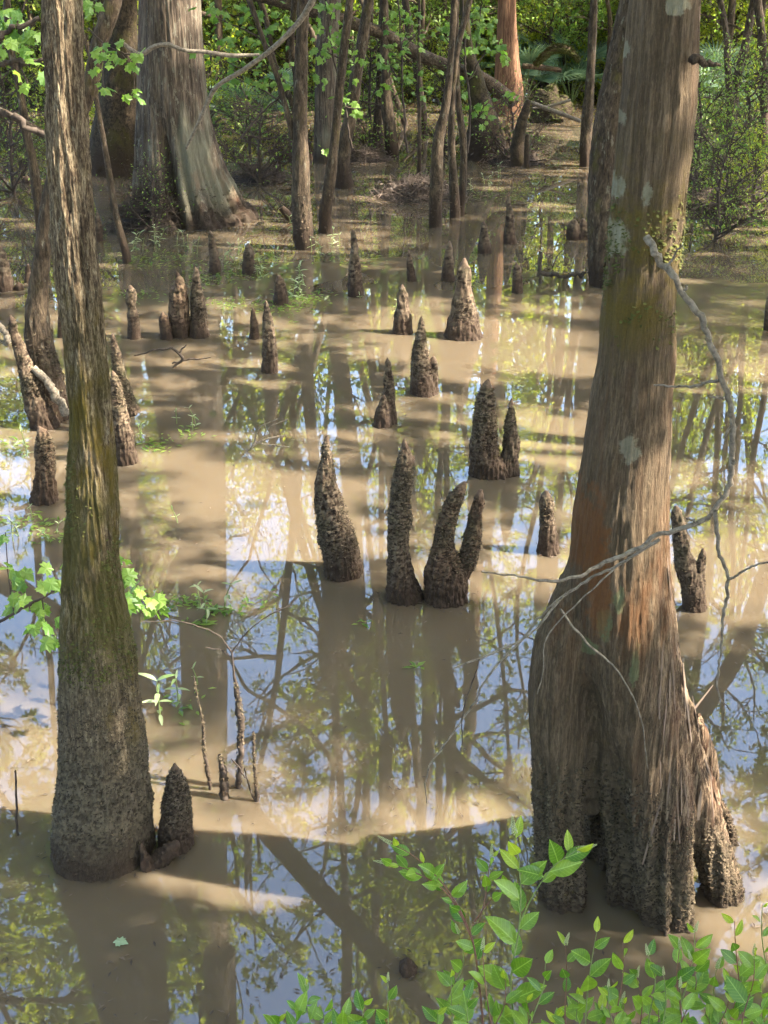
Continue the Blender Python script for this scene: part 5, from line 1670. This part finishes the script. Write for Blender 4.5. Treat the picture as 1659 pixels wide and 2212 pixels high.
def floating_bits():
    r = np.random.default_rng(28)
    n = 1700
    p = np.array([G(r.uniform(-40, 1700), 420 + r.random() ** 0.8 * 1800, 0.006) for _ in range(n)])
    p = p[fbm(p * np.array([0.8, 1.6, 1]), 3, 6) > -0.05]
    ring = []
    for (x, y, rad) in BASES + [(*G(220, 1835)[:2], 0.21), (*G(1390, 1955)[:2], 0.40)]:
        for _ in range(int(14 + rad * 160)):
            a = r.uniform(0, 6.283)
            q = rad * 1.0 + abs(r.normal(0, 0.035))
            ring.append([x + math.cos(a) * q, y + math.sin(a) * q, 0.006])
    p = np.vstack([p, ring])
    d = unit(np.stack([r.normal(0, 1, len(p)), r.normal(0, 1, len(p)), r.normal(0, 0.04, len(p))], 1))
    V, F = leaf_quads(p, d, 0.026, r, 0.3, 0.97)
    o = obj('floating_bits', mk_mesh('floating_bits', V, F, M['litter'], False))
    tag(o, 'tiny brown leaf bits and needles adrift on the pool', 'debris')
    struct(o, 'stuff')


floating_bits()


# ------------------------------------------------------------------ far bank: palmettos, logs, stumps, debris
def fan_mesh():
    parts = []
    n = 20
    for i in range(n):
        a = -1.75 + 3.5 * i / (n - 1)
        L = 0.55 * (1 - 0.18 * abs(a) / 1.75)
        k = np.linspace(0, 1, 5)
        w = 0.018 * np.sin(np.clip(k * 0.9 + 0.1, 0, 1) * math.pi) ** 0.7 + 0.001
        dx, dy = math.sin(a), math.cos(a)
        c = np.stack([dx * L * k, dy * L * k, 0.10 * abs(a) * k - 0.16 * k ** 2.5], 1)
        s = np.array([dy, -dx, 0])
        V = np.concatenate([c - s * w[:, None] + [0, 0, 0.008], c, c + s * w[:, None] + [0, 0, 0.008]])
        F = [[q, 5 + q, 6 + q, q + 1] for q in range(4)] + [[5 + q, 10 + q, 11 + q, 6 + q] for q in range(4)]
        parts.append((V, np.array(F)))
    V, F = merge(parts)
    return mk_mesh('fan', V, F, M['palm'], False)


FAN = fan_mesh()
PALMS = [(1240, 95, 27.5, 'dwarf palmetto with pale fans behind the mossy log'), (1190, 40, 29, 'dwarf palmetto right of the red-brown cypress'), (1135, 95, 26.8, 'dwarf palmetto at the right foot of the red-brown cypress'), (1290, 60, 28.5, 'dwarf palmetto left of the big right trunk top'),
         (1500, 60, 25, 'dwarf palmetto right of the big right trunk at the top'), (1565, 72, 26, 'dwarf palmetto with upright fans at top right'), (1545, 110, 24.5, 'dwarf palmetto low on the right bank'), (1610, 40, 28, 'dwarf palmetto near the top right corner'), (540, 190, 22.5, 'dwarf palmetto in the undergrowth right of the fluted cypress'), (1050, 60, 29, 'dwarf palmetto behind the sunny maple sapling')]
r = np.random.default_rng(12)
for (x, y, Y, lab) in PALMS:
    q, sc = P(x, y, Y)
    z0 = float(ground_z(np.array(q[0]), np.array(Y)))
    root = thing('palmetto', (q[0], Y, max(z0, 0)), lab, 'palmetto', 'dwarf palmettos on the far bank')
    for j in range(10):
        a = j * 2.4 + r.uniform(0, 1)
        el = r.uniform(0.5, 1.3)
        h = r.uniform(0.5, 1.1)
        d = np.array([math.cos(a) * math.cos(el), math.sin(a) * math.cos(el), math.sin(el)])
        V_, F_ = rings(interp_path([[0, 0, -0.1, 0.012], [*(d * h * 0.5 + [0, 0, 0.05]), 0.01], [*(d * h), 0.007]], 8), 5)
        st = obj('stalk', mk_mesh('stalk', V_, F_, M['gstem']), root)
        place_leaf(FAN, st, d * h, unit(d + np.array([0, 0, -0.3]) * r.random()), unit(np.array([-d[0] * 0.6, -d[1] * 0.6 - 0.2, 0.8])), r.uniform(0.8, 1.25), 'fan')


def log(label, rows, Y, mat='log', name='fallen_log', cat='log', dY=0.0, jit=0.12, ns=16, ends=True, moss=0, group=None):
    g, _ = P(rows[0][0], rows[0][1], Y)
    root = thing(name, tuple(g), label, cat, group)
    k = len(rows)
    p = []
    for i, (x, y, w) in enumerate(rows):
        q, sc = P(x, y, Y + dY * i / (k - 1))
        p.append([*(q - g), w * sc / 2])
    n = 14 * k
    path = interp_path(p, n)
    if ends:
        path = np.vstack([[*path[0, :3], path[0, 3] * 0.2], path, [*path[-1, :3], path[-1, 3] * 0.2]])
    V, F = rings(path, ns)
    N = unit(V - np.repeat(path[:, :3], ns, 0))
    V = ridge_disp(V, N, k, 0.12 * float(np.mean(path[:, 3])), 14, 14, 0.1 * float(np.mean(path[:, 3])))
    obj('wood', mk_mesh(name, V, F, M[mat]), root)
    if moss:
        FV, FF = scatter_flakes(V, F, N, moss, 0.03, lambda q: np.ones(len(q)), 4)
        struct(obj('moss', mk_mesh('moss', FV, FF, M['moss'], False), root), 'stuff')
    return root


log('long fallen log slanting down from the top to the rotten stump', [(545, -14, 26), (641, 12, 27), (760, 50, 26), (835, 76, 26), (900, 115, 28), (965, 142, 27), (1031, 165, 28), (1112, 222, 30)], 20.5)
log('thin log lying level on the bank right of the red-brown cypress', [(1128, 142, 11), (1170, 146, 11), (1213, 152, 10)], 26.2)
log('arched mossy log on the far bank', [(1156, 140, 10), (1172, 124, 14), (1195, 106, 15), (1225, 107, 15), (1240, 118, 10), (1250, 132, 6)], 26.0, 'log', moss=2500)
log('pale fallen branch slanting into the water by the far bank', [(1147, 221, 8), (1185, 236, 9), (1224, 250, 9), (1254, 262, 8)], 21.2, 'dead', 'fallen_branch', 'branch')
log('short pale stick crossing the fallen branch on the far bank', [(1150, 234, 5), (1190, 228, 5), (1232, 216, 6)], 21.4, 'dead', 'fallen_branch', 'branch')
log('dark rotten stump leaning beside the swollen tupelo', [(1120, 356, 34), (1118, 320, 30), (1124, 280, 24), (1133, 245, 18), (1142, 216, 10)], 18.2, 'dome', 'rotten_stump', 'stump')
log('dark post-like root stub right of the rotten stump', [(1137, 362, 13), (1138, 330, 12), (1139, 290, 9)], 18.0, 'dome', 'root_stub', 'stump')
log('mossy earth-covered stump mound on the far bank', [(1194, 250, 92), (1190, 228, 80), (1186, 208, 54), (1190, 195, 30), (1186, 184, 12)], 24.6, 'dome', 'stump_mound', 'stump', moss=1500)
log('arched dark root beside the slim straight trunk', [(592, 392, 17), (594, 360, 17), (604, 340, 17), (622, 336, 17), (636, 348, 15), (640, 375, 13)], 19.0, 'dome', 'arched_root', 'root')
log('dark stump nub left of the slim straight trunk', [(628, 472, 18), (620, 462, 17), (608, 448, 13)], 15.6, 'dome', 'root_stub', 'stump')
log('pale dead branch reaching down in front of the fluted cypress', [(686, -20, 13), (655, 35, 13), (600, 95, 11), (530, 148, 10), (462, 195, 9), (447, 225, 8), (428, 268, 7), (402, 322, 5)], 8.6, 'dead', 'dead_branch', 'branch', dY=0.3, ns=10)
log('pale wavy branch crossing the fluted cypress trunk', [(262, 88, 6), (280, 105, 8), (302, 117, 9), (335, 100, 9), (362, 96, 9), (395, 108, 8), (440, 112, 8), (500, 120, 9), (560, 118, 6)], 9.5, 'dead', 'dead_branch', 'branch', ns=10)
log('dark sloping pole of a branch at the upper left', [(-15, 232, 15), (40, 258, 15), (100, 292, 14)], 10.5, 'trunk', 'dead_branch', 'branch', ns=12)
log('dark log awash among the right-hand shrubs', [(1480, 445, 14), (1530, 450, 15), (1590, 440, 13), (1640, 428, 9)], 16.2, 'dome')
log('dark mossy stem slanting up right of the fluted cypress', [(634, 300, 13), (620, 240, 12), (600, 170, 11), (570, 90, 10), (540, 0, 9)], 14.2, 'trunk', 'slanting_stem', 'branch', ns=10)


def stick_heap(label, x, y, rx, ry, hpx, n, seed, name='debris_heap', mat='debris', cat='debris', lmul=1.0):
    r = np.random.default_rng(seed)
    g = G(x, y)
    sc = P(x, y, g[1])[1]
    root = thing(name, tuple(g), label, cat)
    R, H = rx * sc, hpx * sc
    q = r.normal(0, 0.42, (n, 2))
    px_ = q[:, 0] * R
    py_ = q[:, 1] * R * 0.8
    pz = H * np.exp(-(q ** 2).sum(1) * 1.6) * r.uniform(0.1, 1, n)
    d = unit(np.stack([r.normal(0, 1, n), r.normal(0, 1, n), r.normal(0, 0.35, n)], 1))
    L = r.uniform(0.08, 0.32, n) * lmul
    st = np.stack([px_, py_, pz], 1)
    lines = grow(st - d * L[:, None] * 0.5, d, L, 5, 0.18, 0.0, r)
    rad = (r.uniform(0.002, 0.006, n)[:, None] * np.array([1, 1, .9, .7, .4])[None])
    V, F = batch_tubes(lines, rad, 4)
    struct(obj('twigs', mk_mesh('twigs', V, F, M[mat]), root), 'stuff')
    k = n // 2
    pl = np.stack([r.normal(0, 0.4, k) * R, r.normal(0, 0.32, k) * R, r.uniform(0, 0.8, k) * H], 1)
    V, F = leaf_quads(pl, unit(r.normal(0, 1, (k, 3))), 0.06, r)
    struct(obj('dead_leaves', mk_mesh('dead_leaves', V, F, M['litter'], False), root), 'stuff')
    mv = np.array([[math.cos(a) * R * f, math.sin(a) * R * 0.8 * f, H * 0.62 * (1 - f * f) - 0.02] for f in (1.0, 0.7, 0.4, 0.05) for a in np.linspace(0, 6.2832, 16, endpoint=False)])
    i = np.arange(3)[:, None] * 16
    j = np.arange(16)[None, :]
    Fm = np.stack([i + j, i + (j + 1) % 16, i + 16 + (j + 1) % 16, i + 16 + j], -1).reshape(-1, 4)
    mv = mv + fbm(mv * 5, 3, seed)[:, None] * np.array([0.05, 0.05, 0.06])
    obj('mound', mk_mesh('mound', mv, Fm, M['soil']), root)
    return root


stick_heap('heap of dead reeds and roots in the water, upper centre right', 905, 425, 95, 30, 42, 1500, 1)
stick_heap('tangle of bare twigs at the left foot of the fluted cypress', 320, 490, 75, 26, 70, 420, 2, 'twig_tangle', 'twig', 'twigs', 2.4)
stick_heap('heap of roots under the rotten stump', 1110, 352, 60, 20, 40, 700, 3)
stick_heap('twig-strewn hummock at the left behind the fluted cypress', 560, 388, 70, 16, 34, 500, 5)
stick_heap('brushy hummock in the shallows at the right', 1590, 420, 90, 20, 46, 700, 6)
stick_heap('dim brushy hummock far behind the slim trunks', 790, 345, 60, 12, 26, 500, 7)


def litter():
    r = np.random.default_rng(19)
    n = 26000
    y = 28.5 + r.random(n) ** 1.5 * 22
    x = r.uniform(-0.4, 0.4, n) * y
    z = ground_z(x, y) + 0.06 + fbm(np.stack([x, y, x * 0], 1) * 0.9, 4, 3) * 0.16 + fbm(np.stack([x, y, x * 0], 1) * 3.1, 3, 9) * 0.07
    ok = z > 0.02
    p = np.stack([x, y, z], 1)[ok]
    d = unit(np.stack([r.normal(0, 1, len(p)), r.normal(0, 1, len(p)), r.normal(0.1, 0.4, len(p))], 1))
    V, F = leaf_quads(p, d, 0.11, r, 0.5, 0.7)
    o = obj('leaf_litter', mk_mesh('leaf_litter', V, F, M['litter'], False))
    tag(o, 'brown dead leaves strewn over the far bank', 'leaf litter')
    struct(o, 'stuff')


litter()
# shrubs standing in the shallows, placed one by one
NEAR_SHRUBS = [(2, 1545, 520, 0.62, 'small-leaved shrub leaning over the water right of the big right trunk'), (0, 1625, 470, 0.6, 'leafy shrub in the water near the right picture edge'), (2, 1500, 415, 0.7, 'thin shrub behind the big right trunk on its right side'), (2, 1600, 395, 0.8, 'small-leaved shrub before the brushy hummock at right'),
               (3, 1560, 500, 0.6, 'bare twiggy shrub in the right-hand shallows'), (3, 560, 400, 0.8, 'bare twiggy bush right of the fluted cypress foot'), (3, 330, 500, 0.55, 'bare twiggy bush at the cypress foot'), (1, 540, 330, 0.8, 'leafy bush behind the fluted cypress, right side'),
               (3, 1110, 355, 0.7, 'bare twiggy bush growing from the rotten stump'), (2, 800, 330, 0.8, 'thin leafy bush behind the trunk curving right'), (2, 960, 330, 0.7, 'thin leafy bush behind the crooked slim trunk'), (3, 30, 420, 0.8, 'bare bush in the far left water'),
               (2, 20, 330, 0.9, 'thin leafy bush in the far left shallows'), (0, 150, 300, 0.8, 'leafy bush behind the near left trunk'), (0, 1640, 330, 0.9, 'leafy bush under the trunk at the far right edge'), (1, 1500, 320, 0.8, 'leafy bush right of the dark leaning trunk'), (1, 760, 300, 0.8, 'low leafy bush between the slim trunks'),
               (0, 460, 290, 0.9, 'leafy bush directly behind the fluted cypress')]
for i, (v, x, y, s, lab) in enumerate(NEAR_SHRUBS):
    g = G(x, y)
    shrub(v, g[0], g[1], s, i * 1.3, lab, 'shrubs standing in the shallows', -0.03)


# ------------------------------------------------------------------ things that share a label are told apart by their order from the left
def order_labels():
    sets = {}
    for o in bpy.data.objects:
        if o.parent is None and 'label' in o and 'outside the picture' not in o['label']:
            sets.setdefault(o['label'], []).append(o)
    words = ['first', 'second', 'third', 'fourth', 'fifth', 'sixth', 'seventh', 'eighth']
    for lab, os_ in sets.items():
        if len(os_) > 1:
            os_.sort(key=lambda q: q.location.x / max(q.location.y, 1))
            for n, q in enumerate(os_):
                q['label'] = lab + ', ' + (('left of two' if n == 0 else 'right of two') if len(os_) == 2 else words[min(n, 7)] + ' from left')


order_labels()
